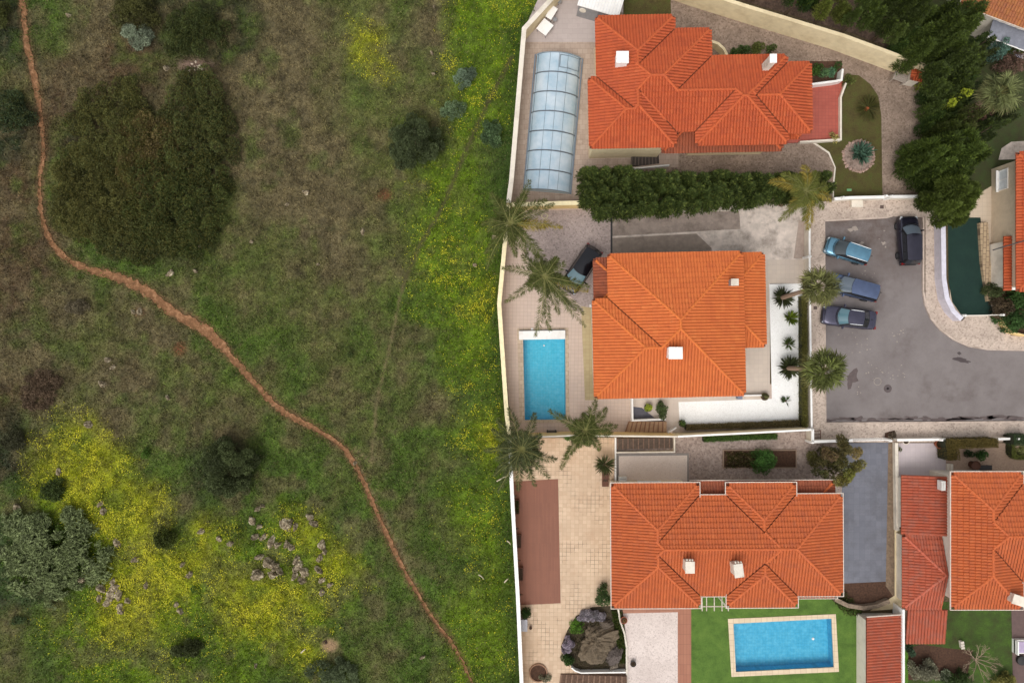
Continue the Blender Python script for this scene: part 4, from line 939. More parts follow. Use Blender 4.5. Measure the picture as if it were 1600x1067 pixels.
# lot 3
sheet('patio', [(796,684),(962,684),(962,770),(975,940),(975,1130),(818,1130),(800,790)], TAN, .012)
sheet('deck', [(802,752),(872,748),(876,942),(811,945)], tiled('brown_decking', (140, 92, 72), (132, 86, 68), (112, 72, 58), 2.4, .12, .5, .006, rot=1.57), .020)
sheet('front_garden', [(962,682),(1268,674),(1268,692),(1345,692),(1345,775),(962,775)], COB4, .014)
sheet('terrace_slab', [(966,712),(1074,711),(1074,757),(966,757)], cobble('slab_aggregate', (226, 210, 198), (218, 200, 186), (190, 170, 156), 20, .2, .5), .05, thick=.05)
o = MB().ring([P(964, 708.5), P(1076, 707.5), P(1076, 758), P(964, 758)], [P(967, 712), P(1073.5, 711), P(1073.5, 757), P(967, 757)], 0, .062).build('slab_edging', flat('edging_grey', (142, 134, 128), .8)); o['kind'] = 'structure'
sheet('driveway', [(1318,692),(1391,691),(1388,915),(1350,921),(1310,918)], tiled('blue_grey_paving', (116, 117, 126), (106, 107, 116), (98, 98, 106), .5, .5, 0, .008, (82, 80, 82), .6, (.46, .7)), .020)
sheet('soil_bank', [(1300,912),(1388,908),(1398,925),(1398,944),(1345,944),(1305,936)], SOIL, .023)
sheet('soil_strip', [(1388,692),(1398,692),(1398,935),(1384,915)], flat('stony_soil', (126, 106, 86), .95, var=.3, scale=5, bump=.9, dirt=(88, 72, 58), dirtamt=.6), .026)
sheet('turf', [(1078,925),(1345,925),(1345,1130),(1078,1130)], LAWN2, .012, [PC])
sheet('gravel_court', [(974,956),(1059,952),(1059,1130),(974,1130)], cobble('pale_gravel', (222, 208, 200), (208, 194, 186), (160, 142, 134), 12, .4, .35), .018)
sheet('footpath', [(1059,940),(1080,940),(1080,1130),(1059,1130)], tiled('terracotta_path', (166, 112, 88), (156, 102, 80), (128, 86, 70), .3, .9, 0, .014), .022)
sheet('footpath', [(970,940),(1059,938),(1059,956),(970,958)], tiled('terracotta_path2', (172, 122, 98), (160, 110, 88), (130, 92, 76), 1.2, .3, 0, .014), .024)
sheet('rock_garden_bed', [(876,1010),(886,985),(900,962),(925,948),(972,945),(979,1000),(980,1048),(905,1049),(888,1036)], flat('bed_earth', (70, 60, 44), 1, var=.5, scale=4, bump=1), .03)
# lot 4
sheet('front_patio', [(1404,692),(1478,692),(1478,745),(1404,745)], tiled('lilac_paving', (200, 188, 188), (194, 182, 184), (180, 168, 168), .45, .45, 0, .008), .014)
sheet('gravel_yard', [(1478,692),(1700,692),(1700,765),(1478,765)], cobble('tan_gravel', (186, 160, 138), (172, 146, 126), (136, 112, 96), 14, .3, .4), .016)
sheet('back_lawn', [(1412,940),(1582,940),(1582,1130),(1412,1130)], LAWN3, .016)
sheet('soil_bed', [(1418,1012),(1440,1006),(1480,1012),(1520,1016),(1512,1052),(1470,1060),(1418,1062)], SOIL, .021)
sheet('back_patio', [(1580,940),(1700,940),(1700,1130),(1584,1130)], flat('brown_paving', (98, 78, 74), .85, var=.12), .026)
sheet('side_passage', [(1398,930),(1398,826),(1411,826),(1411,950),(1360,954)], CREAM, .05, thick=.05)
# lot 5 (right edge)
sheet('yard', [(1484,330),(1700,200),(1700,492),(1496,492),(1484,468)], tiled('beige_yard', (206, 188, 166), (198, 180, 158), (180, 162, 142), .4, .4, 0, .008), .010)
sheet('sports_court', [(1481,340),(1532,340),(1540,420),(1546,470),(1553,492),(1502,492),(1488,472),(1482,440)], lawn_mat('dark_green_carpet', (22, 48, 42), (26, 54, 46), (32, 60, 50), .6, 30), .020)
sheet('verge', [(1448,-80),(1700,-80),(1700,330),(1484,345),(1448,300)], lawn_mat('shade_lawn', (60, 54, 34), (60, 66, 32), (58, 76, 32)), .008)
sheet('verge', [(1092,-60),(1445,-60),(1449,100),(1330,52),(1100,-16)], flat('leaf_litter', (84, 66, 54), 1, var=.5, scale=4, bump=1, dirt=(140, 116, 98), dirtamt=.5), .009)
sheet('soil_bed', [(1562,498),(1552,440),(1700,440),(1700,526),(1582,522),(1566,510)], SOIL, .034)
sheet('footpath', [(1565,232),(1580,222),(1700,214),(1700,245),(1560,250)], CONC, .03)

# ---- roofs and houses -----------------------------------------------------------
RM1 = roof_mat('tiles_red', (180, 82, 40), (156, 66, 34), (192, 98, 54), (140, 60, 38), .45); RM2 = roof_mat('tiles_orange', (200, 106, 50), (184, 90, 42), (210, 122, 62), (168, 78, 42), .4)
RM3 = roof_mat('tiles_bright', (184, 92, 44), (164, 78, 38), (196, 108, 60), (144, 74, 52), .5); RM4 = roof_mat('tiles_old', (170, 82, 54), (146, 66, 46), (184, 100, 72), (138, 100, 88), .6)
RMD = roof_mat('tiles_brown', (150, 78, 48), (128, 62, 42), (164, 92, 60), (104, 64, 48), .5)
CM1 = flat('ridge_red', (184, 86, 42), .8, var=.12, dirt=(158, 74, 46), dirtamt=.5); CM2 = flat('ridge_orange', (202, 108, 46), .8, var=.12, dirt=(182, 84, 46), dirtamt=.5); CM3 = flat('ridge_bright', (188, 94, 46), .8, var=.12, dirt=(166, 84, 56), dirtamt=.5); CM4 = flat('ridge_old', (182, 92, 68), .8, var=.15, dirt=(140, 110, 96), dirtamt=.6)
def house(name, fp, he, rot, slope, rm, cm, label, gutter=None, wallm=None, clip=None, **kw):
    r = Roof(fp, he, rot, slope); t = T(name, (*r.c, 0), label, 'house'); r.build(t, rm, cm, gutter=gutter, clip=clip, **kw); r.walls(t, wallm or OFFW); r.t = t; return r
def low_roof(H_, fp, he, rm, cm, slope=.29, rot=None, gutter=None, clip=None, walls=True, **kw):
    r = Roof(fp, he, math.degrees(H_.rot) if rot is None else rot, slope); r.build(H_.t, rm, cm, name='lower_roof', gutter=gutter, clip=clip, **kw)
    return r
h1 = house('villa', [(931,26),(1054,24),(1054,46),(1111,44.5),(1111,88),(1230,86),(1230,98),(1267,97),(1268.5,207.5),(1231,209),(1231,224),(1088,228),(1086,205),(1056,205.5),(1056,230),(921,231.5),(919.6,121),(932,121)], 5.0, 1.0, .29, RM1, CM1, 'large villa with a many-hipped red tiled roof beside the glazed pool enclosure', wallm=CREAM)
low_roof(h1, [(1033,150),(1222,147),(1222,236),(1033,239)], 4.1, RMD, CM1, slope=.2); low_roof(h1, [(1150,140),(1250,139),(1250,217),(1150,219)], 4.0, RM1, CM1, slope=.2)
h2 = house('villa', [(950,397.5),(1160,393),(1164,617),(928,622.5),(927,467.5),(950,467)], 5.4, 1.2, .27, RM2, CM2, 'villa with a bright orange hipped roof between narrow pool and white gravel', wallm=OFFW)
low_roof(h2, [(1080,397),(1194.5,395),(1196,542),(1080,544)], 4.6, RM2, CM2, slope=.27); low_roof(h2, [(928,404),(1010,402),(1010,480),(928,481)], 4.6, RMD, CM2, slope=.27)
h3 = house('villa', [(955,756),(1091,754.5),(1092,774),(1135,774),(1135,755),(1242,754.5),(1243,772),(1314.5,772.5),(1316,929),(1245,929.5),(1245,946.6),(1136,947.6),(1136,929.5),(1094,929.5),(1093,947.6),(957,948.5)], 4.0, .3, .27, RM3, CM3, 'villa with white guttered orange roof right above the wide pool in the green turf', gutter=GUT, wallm=OFFW)
low_roof(h3, [(1080,752.5),(1303,750.5),(1304,830),(1080,832)], 3.3, RMD, CM3, slope=.2, gutter=GUT); low_roof(h3, [(1180,860),(1306,859),(1306,932.5),(1180,933)], 3.5, RMD, CM3, slope=.2, gutter=GUT)
h4 = house('villa', [(1486,738.5),(1597,737.5),(1597,756),(1760,756),(1760,908),(1597,908),(1597,950),(1486.5,950.5)], 3.8, 0, .27, RM3, CM3, 'villa with tiled annexes cut off by the right edge, behind the clipped hedges', gutter=GUT, wallm=OFFW)
h5 = house('villa', [(1588,238),(1720,238),(1720,455),(1588,455)], 3.7, 0, .27, RM1, CM1, 'villa at the right edge beside the dark green court, only its red eaves in view', wallm=flat('beige_render', (206, 188, 162), .85, var=.05, dirt=(180, 160, 134), dirtamt=.4))
h6 = house('villa', [(1500,7),(1659,67),(1691,-17),(1532,-77)], 4.0, -20.6, .25, roof_mat('tiles_ochre', (164, 100, 64), (132, 80, 58), (196, 128, 60), (190, 130, 50), .5), CM4, 'villa with a brown and ochre tiled roof in the top right corner', gutter=GUT)
# house 4 annexes: mono-pitch and hipped, all old red tile
def shed_roof(parent, fp, he, edge, rm, cm, slope=.22, gutter=None, clip=None, name='lower_roof'):
    """mono-pitch: only the plane rising from one edge of a rectangle (0 south 1 east 2 north 3 west)"""
    w = [P(a, b, he) for a, b in fp]; x0, x1 = min(p[0] for p in w), max(p[0] for p in w); y0, y1 = min(p[1] for p in w), max(p[1] for p in w); D = 60
    big = {0: [(x0-D, y0), (x1+D, y0), (x1+D, y0+3*D), (x0-D, y0+3*D)], 1: [(x1-3*D, y0-D), (x1, y0-D), (x1, y1+D), (x1-3*D, y1+D)], 2: [(x0-D, y1-3*D), (x1+D, y1-3*D), (x1+D, y1), (x0-D, y1)], 3: [(x0, y0-D), (x0+3*D, y0-D), (x0+3*D, y1+D), (x0, y1+D)]}[edge]
    # tile cells laid directly
    mb = MB(); uvs = []; pitch, course, bands = .25, .42, 5; prof = [.0, .7, 1.0, .7, .0, -.5]; L = (x1-x0) if edge in (0, 2) else (y1-y0); V = (y1-y0) if edge in (0, 2) else (x1-x0)
    mp = {0: lambda u, v: (x0+u, y0+v), 1: lambda u, v: (x1-v, y0+u), 2: lambda u, v: (x1-u, y1-v), 3: lambda u, v: (x0+v, y1-u)}[edge]
    for i in range(int(L/pitch)):
        for j in range(int(V/course)+1):
            v0 = j*course-(.07 if j == 0 else 0); v1 = min((j+1)*course, V); jz = rnd.uniform(-.008, .008)
            if v1-v0 < .02: continue
            for b in range(bands):
                ua, ub = (i+b/5)*L/int(L/pitch), (i+(b+1)/5)*L/int(L/pitch); ha, hb = prof[b]*.07, prof[b+1]*.07; q = []
                ua, ub = ua*1.0, ub*1.0
                for u, v, hh, sv in ((ua, v0, ha, 0), (ub, v0, hb, 0), (ub, v1, hb, 1), (ua, v1, ha, 1)):
                    x, y = mp(u, v); q.append((x, y, he+slope*v+hh+.045*(1-sv)+jz))
                A, B = q[0], q[1]; mb.add(q+[(B[0], B[1], B[2]-.06), (A[0], A[1], A[2]-.06)], [(0, 1, 2, 3), (5, 4, 1, 0)]); uvs += [(i+.5, j+.5)]*6
    mb.build(name, rm, parent, uvs=uvs); dk = MB(); q = [(*mp(0, 0), he-.03), (*mp(L, 0), he-.03), (*mp(L, V), he+slope*V-.03), (*mp(0, V), he+slope*V-.03)]; dk.add(q+[(a, b, c-.12) for a, b, c in q], [(0, 1, 2, 3), (7, 6, 5, 4), (0, 4, 5, 1), (1, 5, 6, 2), (2, 6, 7, 3), (3, 7, 4, 0)]); dk.build('roof_deck', flat('roof_deck', (120, 62, 40), .9), parent)
    if gutter:
        gb = MB()
        for k in range(4):
            if k == 2: continue
            A, B = q[k], q[(k+1) % 4]; gb.tube([(A[0], A[1], A[2]+.08), (B[0], B[1], B[2]+.08)], .07, 6)
        gb.build('gutter', gutter, parent)
    m = MB(); ins = .4; c0 = [mp(ins, .3), mp(L-ins, .3), mp(L-ins, V-.02), mp(ins, V-.02)]
    for k in range(4): a, b = c0[k], c0[(k+1) % 4]; va = .3 if k in (0, 3) else V; za = he-.16+slope*(.3 if k in (0,) or k == 3 else V); m.add([(*a, -.05), (*b, -.05), (*b, he-.17+slope*(.3 if k in (0, 3) and (k+1) % 4 in (0, 1) else V if (k+1) % 4 in (2, 3) else .3)), (*a, he-.17+slope*(.3 if k in (0, 1) else V))], [(0, 1, 2, 3)])
    m.build('wall', OFFW, parent)
shed_roof(h4.t, [(1409,742),(1475,742),(1475,834),(1409,834)], 1.7, 3, RM4, CM4, slope=.21, gutter=None)
low_roof(h4, [(1410,834.5),(1540,834.5),(1540,951),(1410,951)], 1.75, RM4, CM4, clip=lambda x, y: x < 37.2)
shed_roof(h4.t, [(1415,950),(1477,950),(1477,1004),(1415,1004)], 1.15, 0, RM4, CM4, slope=.12)
x0, y0 = P(1413, 838, 2); x1, y1 = P(1478, 949, 2); MB().box(((x0+x1)/2+.15, (y0+y1)/2, .8), (x1-x0-.5, y0-y1-.4, 1.72)).build('wall', OFFW, h4.t)
# garden building on lot 3 (right of the turf)
ax, ay = P(1379, 1010, 3); an = T('outbuilding', (ax, ay, 0), 'narrow outbuilding with old red tiles right of the artificial turf', 'outbuilding'); shed_roof(an, [(1349,960),(1411,959),(1411,1110),(1349,1110)], 1.25, 1, RM4, CM4, slope=.16, gutter=GUT)
wm = MB(); x, y = P(1347, 960, 2.4); 
# windows and doors on the visible and hidden sides
for r, sides in ((h1, [(15, .22, 1.2, 1.3, 3.6), (15, .4, .9, 1.3, 3.6), (15, .75, 1.6, 1.2, 3.6), (1, .5, 1.4, 1.3, 3.5), (5, .5, 1.4, 1.3, 3.5), (5, .2, 1.2, 1.3, 3.5), (16, .5, 1.4, 1.3, 3.4)]), (h2, [(0, .3, 1.4, 1.3, 3.6), (0, .7, 1.4, 1.3, 3.6), (1, .3, 1.4, 1.3, 3.6), (1, .7, 1.4, 1.3, 3.6), (2, .3, 1.6, 1.3, 3.6), (2, .7, 1.6, 1.3, 3.6), (3, .5, 1.4, 1.3, 3.6)]), (h3, [(0, .3, 1.2, 1.2, 2.6), (0, .55, 1.2, 1.2, 2.6), (0, .8, 1.0, 1.2, 2.6), (4, .5, 1.6, 1.2, 2.4), (8, .4, 1.4, 1.2, 2.5), (10, .5, 1.8, 1.4, 2.3), (14, .5, 1.8, 1.4, 2.3), (15, .3, 1.2, 1.2, 2.4), (15, .7, 1.2, 1.2, 2.4)]), (h4, [(0, .3, 1.2, 1.2, 2.2), (0, .7, 1.2, 1.2, 2.2), (6, .5, 1.8, 1.3, 2.2)]), (h5, [(3, .12, 1.6, 1.0, 1.5), (0, .2, 1.2, 1.2, 2.)])):
    # footprints were typed clockwise in the picture; Roof stores them the other way round when needed
    for i, tt, w_, h_, z_ in sides: window_on(r.t, r.ip, i, tt, w_, h_, z_, WHITE, SHUT if r is h5 else GLASS)
# chimneys
STUCCO = flat('chimney_stucco', (214, 206, 192), .85, var=.08, dirt=(160, 148, 130), dirtamt=.7, scale=4)
chimney(h1.t, 972.5, 90, 5.9, .6, 1.0, .95, WHITE); chimney(h1.t, 1208, 92, 5.5, 1.6, .55, .7, STUCCO, capmat=WHITE)
chimney(h2.t, 1055.5, 551.5, 6.4, .95, 1.1, .95, WHITE); chimney(h2.t, 1148, 441, 6.0, .55, .6, .55, GREYP, capmat=OFFW)
chimney(h3.t, 1078, 886, 4.7, 1.2, .75, .95, STUCCO, pots=3, capmat=OFFW); chimney(h3.t, 1154, 891, 4.7, 1.2, .75, 1.1, STUCCO, pots=3, rot=8, capmat=STUCCO); chimney(h4.t, 1593, 938, 4.2, .55, 1.2, .8, STUCCO, rot=-18, pots=1, capmat=OFFW)

# ---- walls, fences, gates ---------------------------------------------------------
wall('boundary_wall', [(912,-56),(819,45),(799,282),(794.5,317)], 2.0, .34, CREAM, 'long cream garden wall beside the glazed pool enclosure, bending at the top', capmat=OFFW)
wall('boundary_wall', [(794,320),(791,357),(780,475),(785,550),(792,651),(796,680)], 1.9, .3, YELLOW, 'yellow cream garden wall along the terrace of the uncovered pool', capmat=flat('pale_yellow', (240, 224, 180), .8))
wall('boundary_wall', [(796,684),(801,790),(809,931),(815,1067),(819,1130)], 2.05, .26, YELLOW, 'garden wall with a white coping along the brown deck and tan patio', capmat=WHITE)
wall('dividing_wall', [(799,320),(880,317.5),(930,316.5)], 1.7, .3, YELLOW, 'short yellow wall between the glazed pool and the cobbled parking court', capmat=flat('pale_yellow', (240, 224, 180), .8))
wall('dividing_wall', [(800,684),(895,680.5),(1058,682)], 2.6, .07, YELLOW, 'yellow wall south of the uncovered pool and its tiled terrace', capmat=OFFW)
wall('dividing_wall', [(1059,682),(1267,671.5)], 2.2, .1, CREAM, 'pale wall along the low hedge south of the white gravel garden', capmat=WHITE)
wall('boundary_wall', [(1040,-32),(1092,-13.5),(1180,14),(1319,56),(1452,105)], 2.4, .3, CREAM, 'tall cream wall running diagonally past the cobbled drive below the dark trees')
wall('garden_wall', [(1110,64),(1122,68),(1131,76),(1137,88)], 1.0, .22, CREAM, 'low curved cream wall behind the red tiled villa')
fw = wall('front_wall', [(1304,311),(1330,309),(1382,308)], 1.1, .2, OFFW, 'low front wall with white coping at the end of the front lawn', capmat=WHITE)
wall('front_wall', [(1394,307.5),(1447,307)], 1.1, .2, OFFW, 'short front wall beside the gate at the bottom of the cobbled drive', capmat=WHITE)
sw = wall('street_wall', [(1265,330),(1265.3,440),(1267,560),(1268.5,668)], 1.0, .1, OFFW, 'thin white wall between the white gravel garden and the pavement', capmat=WHITE)
wall('street_wall', [(1270,672),(1270,690),(1333,688)], 1.2, .18, OFFW, 'short white corner wall in front of the dark bushy tree', capmat=WHITE)
wall('street_wall', [(1402,687.5),(1478,686.5)], 1.1, .16, OFFW, 'white front wall of the lilac paved patio', capmat=WHITE)
wall('street_wall', [(1559,686),(1590,685)], 1.0, .14, OFFW, 'short white rail wall between the two clipped hedges', capmat=WHITE)
wall('dividing_wall', [(1401,692),(1402,770),(1403,829)], .5, .22, OFFW, 'narrow wall between the blue grey driveway and the tiled annex', capmat=OFFW)
wall('garden_wall', [(1474,345),(1475,435),(1480,466),(1490,486),(1503,499)], 1.2, .34, flat('lilac_white', (196, 190, 198), .7), 'white curved wall beside the dark green court', capmat=flat('lilac_cap', (206, 202, 212), .6))
wall('retaining_wall', [(1537,348),(1541,410),(1550,470)], .35, .75, tiled('rubble_stone', (190, 166, 134), (170, 146, 116), (110, 92, 74), .5, .3, .5, .03, rot=1.6), 'low rubble stone wall between the dark green court and the villa')
wall('garden_wall', [(1567,494),(1569,508),(1580,519),(1600,524),(1660,525)], .7, .18, YELLOW, 'low curved yellow kerb wall around the bushes by the pavement')
wall('patio_wall', [(1268,132),(1306,127),(1315,125),(1317,108)], .9, .18, WHITE, 'white parapet between the red patio and the planted bed')
wall('patio_wall', [(1322,130),(1314,152),(1314,218),(1250,222)], .5, .16, OFFW, 'low pale kerb wall around the red tiled patio')
wall('garden_wall', [(988,622),(988.5,657),(1040,655)], .7, .14, WHITE, 'thin white parapet around the slate patch below the orange roof')
wall('garden_wall', [(1044,676),(1057,668)], .6, .1, WHITE, 'short slanting white parapet at the foot of the steps')
wall('garden_wall', [(1163,618),(1190,617.5)], .5, .1, WHITE, 'short white rail beside the corner of the orange roofed villa')
wall('stair_wall', [(962,684),(962,757),(1075,758)], .5, .12, WHITE, 'thin white edge along the aggregate slab and dark stairwell')
wall('stair_wall', [(1054,684),(1054,706),(963,707)], .45, .12, OFFW, 'pale kerb around the dark timber steps')
wall('garden_wall', [(893,1043),(899,1048),(908,1051),(978,1050)], .6, .1, WHITE, 'curved white parapet between the boulder bed and the timber steps')
wall('edging', [(966,952),(969,970),(976,990),(979,1010),(980,1120)], .25, .14, OFFW, 'pale stone edging between the boulder bed and the gravel court', cat='edging')
wall('retaining_wall', [(1305,936),(1325,946),(1350,950),(1370,947),(1390,939)], .5, .35, flat('rubble', (140, 122, 104), .95, var=.35, scale=5, bump=1), 'curved rubble edge of the soil bank at the foot of the driveway')
wall('boundary_wall', [(1412,952),(1412,1125)], 1.6, .14, WHITE, 'thin white wall between the outbuilding and the grass strip', capmat=WHITE)
sheet('grass_strip', [(1413,952),(1419,952),(1419,1110),(1413,1110)], lawn_mat('green_strip', (70, 110, 30), (84, 124, 34), (92, 132, 40)), .2, thick=.2)
def post(px, py, h, label, r=.11, group=None, mat=WHITE, ball=True):
    x, y = P(px, py, h); t = T('post', (x, y, 0), label, 'post', group); MB().box((x, y, h/2), (r*2, r*2, h)).build('shaft', mat, t)
    if ball: MB().lathe((x, y, h), [(.02, 0), (.09, .04), (.12, .12), (.09, .2), (.02, .24)], 12).build('globe_lamp', WHITE, t, smooth=True)
for a, b, l in ((1317, 309, 'white gate post at the left of the front lawn wall'), (1384.5, 306.5, 'white gate post left of the cobbled drive gate'), (1393, 307, 'white gate post right of the cobbled drive gate'), (1265, 401, 'white post on the thin wall beside the beige walkway'), (1269, 671, 'white post at the corner of the gravel garden'), (1269, 691, 'white post at the outer corner of the pavement notch'), (1391, 688, 'white post right of the blue grey driveway gate'), (1470.5, 687, 'white post beside the clipped hedge corner'), (1507, 493, 'white post left of the dark green court gate'), (1566.5, 492, 'white post right of the dark green court gate'), (1590, 685, 'white post before the right-hand clipped hedge')): post(a, b, 1.25, l)
def gate(pts, h, label, mat=WHITE, bars=14, name='gate'):
    (ax, ay), (bx, by) = P(*pts[0], h), P(*pts[1], h); L = math.dist((ax, ay), (bx, by)); rz = math.atan2(by-ay, bx-ax); t = T(name, (ax, ay, 0), label, 'gate'); m = MB()
    for z in (.15, h-.03): m.box(((ax+bx)/2, (ay+by)/2, z), (L, .07, .07), rz)
    m.build('frame', mat, t); m = MB()
    for i in range(bars+1): k = i/bars; m.box((ax+(bx-ax)*k, ay+(by-ay)*k, h/2), (.03, .03, h-.2), rz)
    m.build('bars', mat, t)
gate([(1318,309),(1383,306.5)], 1.15, 'sliding gate at the foot of the front lawn', OFFW, 20) if False else None
gate([(1334,688.5),(1390,687.5)], 1.2, 'white barred gate closing the blue grey driveway'); gate([(1508,493),(1566,492)], 1.2, 'white barred gate at the end of the dark green court', flat('beige_metal', (222, 214, 204), .5)); gate([(1385.5,307),(1392.5,307)], 1.1, 'narrow white gate of the cobbled drive', bars=4)

# ---- pools -----------------------------------------------------------------------------
def water_mat(name, tint, rip=2.2):
    t = NT(name); v = t.coord(); t.t.nodes.remove(t.b); tr = t.n('ShaderNodeBsdfTransparent'); tr.inputs['Color'].default_value = (*tint, 1); gl = t.n('ShaderNodeBsdfGlossy', Roughness=.06); fr = t.n('ShaderNodeFresnel', IOR=1.33); mx = t.n('ShaderNodeMixShader')
    b = t.n('ShaderNodeBump', Strength=.35, Distance=.06); wv = t.noise(v, rip, 4, .6); t.l(wv, b.inputs['Height']); t.l(b.outputs[0], gl.inputs['Normal']); t.l(b.outputs[0], fr.inputs['Normal']); t.l(fr.outputs[0], mx.inputs[0]); t.l(tr.outputs[0], mx.inputs[1]); t.l(gl.outputs[0], mx.inputs[2]); t.l(mx.outputs[0], t.out.inputs[0]); return t.m
WAT = water_mat('pool_water', (.84, .97, .99)); 
def basin_mat(name, a, b):
    t = NT(name); v = t.coord(); br = t.n('ShaderNodeTexBrick', Scale=1.0, _offset=0.0); br.inputs['Brick Width'].default_value = .25; br.inputs['Row Height'].default_value = .25; br.inputs['Mortar Size'].default_value = .012
    br.inputs['Color1'].default_value = (*lin(a), 1); br.inputs['Color2'].default_value = (*lin(b), 1); br.inputs['Mortar'].default_value = (*[x*.85 for x in lin(b)], 1); t.l(v, br.inputs['Vector'])
    c = t.mix(t.ramp(t.noise(v, 3.5, 6, .65), [(.42, g(.0)), (.68, g(.45))]), br.outputs['Color'], lin((140, 215, 232))); t.base(c); t.rough(.4); return t.m  # paler mottling puts caustic-like water light into the basin colour
BAS_ = 0
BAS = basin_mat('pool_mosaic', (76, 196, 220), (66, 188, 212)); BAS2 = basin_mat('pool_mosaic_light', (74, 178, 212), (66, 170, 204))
COP = tiled('coping_stone', (200, 180, 156), (188, 166, 144), (160, 138, 118), .4, .4, .5, .02, (150, 128, 108), .6); COP2 = tiled('coping_sand', (222, 202, 172), (212, 190, 160), (190, 166, 138), .5, .5, 0, .02)
pb = pool('swimming_pool', [(808,513),(888,512),(890,660),(812,661)], PB, 'narrow blue pool with a white roller cover box at its upper end', COP, depth=1.2, basin=BAS, wmat=WAT)
x, y = P(847, 523.5, .35); rc = T('cover_box', (x, y, 0), 'long white pool cover box across the upper end of the narrow pool', 'pool cover box'); MB().box((x, y, .2), (72/PPM, 13.5/PPM, .38), R(1)).build('box', WHITE, rc); MB().box((x, y+13.5/PPM/2+.05, .12), (70/PPM, .06, .2), R(1)).build('hinge_rail', GREYP, rc)
x, y = P(831.5, 514, .2); o = MB().lathe((x, y, .02), [(.1, 0), (.12, .03), (.07, .08)], 12).build('pool_float', WHITE); tag(o, 'small white disc lying above the pool cover box', 'pool float')
pool('swimming_pool', [(1137.5,966.5),(1306,959),(1311,1049),(1143,1057)], PC, 'wide bright blue pool with sandy coping set in green turf', COP2, depth=.95, basin=BAS2, wmat=WAT)
x, y = P(1271, 998, 0); o = MB().lathe((x, y, -.13), [(.05, 0), (.12, .04), (.1, .1), (.03, .13)], 12).build('pool_float', WHITE); tag(o, 'tiny white float on the water of the wide pool', 'pool float')
x, y = P(850, 540, 0); o = MB().lathe((x, y, -.13), [(.05, 0), (.08, .04), (.03, .1)], 12).build('pool_float', WHITE); tag(o, 'tiny white float on the water of the narrow pool', 'pool float')
pa = pool('swimming_pool', [(832,82),(912,88),(893,306),(815,300)], PA, 'long pool under the arched glazed enclosure', STONE, basin=BAS, wmat=WAT)
# telescopic enclosure
def enclosure():
    c = [P(836.5, 86), P(910, 93), P(891.5, 304), P(818, 298)]; t = T('pool_enclosure', (*P(864, 195), 0), 'arched telescopic pool enclosure of pale blue panels and grey ribs', 'pool enclosure')
    t_ = NT('polycarbonate'); v = t_.coord('Object'); base = lin((150, 186, 210)); t_.base(t_.ramp(t_.noise(v, .8, 5, .6), [(.3, lin((176, 206, 226))), (.7, lin((222, 236, 246)))])); t_.rough(.18); t_.b.inputs['Specular IOR Level'].default_value = .8
    tr = t_.n('ShaderNodeBsdfTransparent'); tr.inputs['Color'].default_value = (.75, .9, 1, 1); mx = t_.n('ShaderNodeMixShader', Fac=.3); t_.l(t_.b.outputs[0], mx.inputs[1]); t_.l(tr.outputs[0], mx.inputs[2]); t_.l(mx.outputs[0], t_.out.inputs[0])
    l = lambda a, b, k: (a[0]+(b[0]-a[0])*k, a[1]+(b[1]-a[1])*k); rib = flat('enclosure_frame', (118, 128, 138), .4, metal=.3); N = 7; na = 15
    def pt(k, a, sc):   # k along, a across 0..1
        A, B = l(c[0], c[3], k), l(c[1], c[2], k); m = l(A, B, .5); p = l(A, B, .5+(a-.5)*sc); hh = 1.15*sc*math.sin(math.pi*min(max(a, 0), 1))**.62; return (*p, .06+hh*.95)
    for i in range(N):
        k0, k1 = i/N+.003, (i+1)/N-.003; sc = 1-.012*(N-1-i); rows = [[pt(k, j/na, sc) for j in range(na+1)] for k in (k0, (k0+k1)/2, k1)]
        pn = MB().patch(rows).build('panel', t_.m, t, smooth=True); fr = MB()
        for k in (k0, k1): fr.tube([pt(k, j/na, sc*1.004) for j in range(na+1)], .024, 5)
        for a in (.04, .3, .5, .7, .96): fr.tube([pt(k0, a, sc*1.004), pt(k1, a, sc*1.004)], .016, 4)
        fr.build('rib', rib, t)
    bs = MB()
    for A, B in ((c[0], c[3]), (c[1], c[2])): bs.box(((A[0]+B[0])/2, (A[1]+B[1])/2, .09), (math.dist(A, B), .12, .14), math.atan2(B[1]-A[1], B[0]-A[0]))
    bs.build('track', rib, t)
    for k, nm in ((.0, 'end_panel'), (1.0, 'end_panel')):
        q = [pt(k, j/na, .99) for j in range(na+1)]; MB().add(q, [tuple(range(len(q)))]).build(nm, t_.m, t)
    A, B = pt(.02, .52, 1.02), pt(.02, .93, 1.02); C_, D = pt(.11, .93, 1.02), pt(.11, .52, 1.02); MB().tube([A, pt(.02, .72, 1.02), B, C_, pt(.11, .72, 1.02), D, A], .03, 4).build('hatch_frame', rib, t)
enclosure()

# ---- cars ------------------------------------------------------------------------------
GL = glassy('car_glass', (34, 38, 44)); GLB = glassy('screen_glass', (92, 124, 134), .12); GLG = glassy('grey_screen', (96, 106, 116), .12)
car(1324, 392, 162, 3.85, 1.62, 1.5, paint('light_blue_paint', (104, 150, 174)), GL, 'light blue small estate car with silver roof rails in the car park', .24, .42, .93, .985, hood=.8, belt=.92, wt=.74, rails=RAILM, glass2=glassy('dark_screen', (60, 68, 72), .1))
car(1335, 449.5, 165, 4.25, 1.72, 1.55, paint('slate_blue_paint', (92, 106, 138)), GL, 'slate blue hatchback with its nose under the palm crown', .22, .40, .92, .985, hood=.85, belt=.98, wt=.76, glass2=GLG, bow=.35)
car(1327, 496, 173.3, 4.75, 1.78, 1.42, paint('dark_violet_paint', (74, 72, 90)), GL, 'dark grey violet saloon with a pale blue windscreen, lowest in the car park row', .31, .44, .70, .83, hood=.78, belt=.92, wt=.7, rails=RAILM, glass2=GLB, rearblack=False)
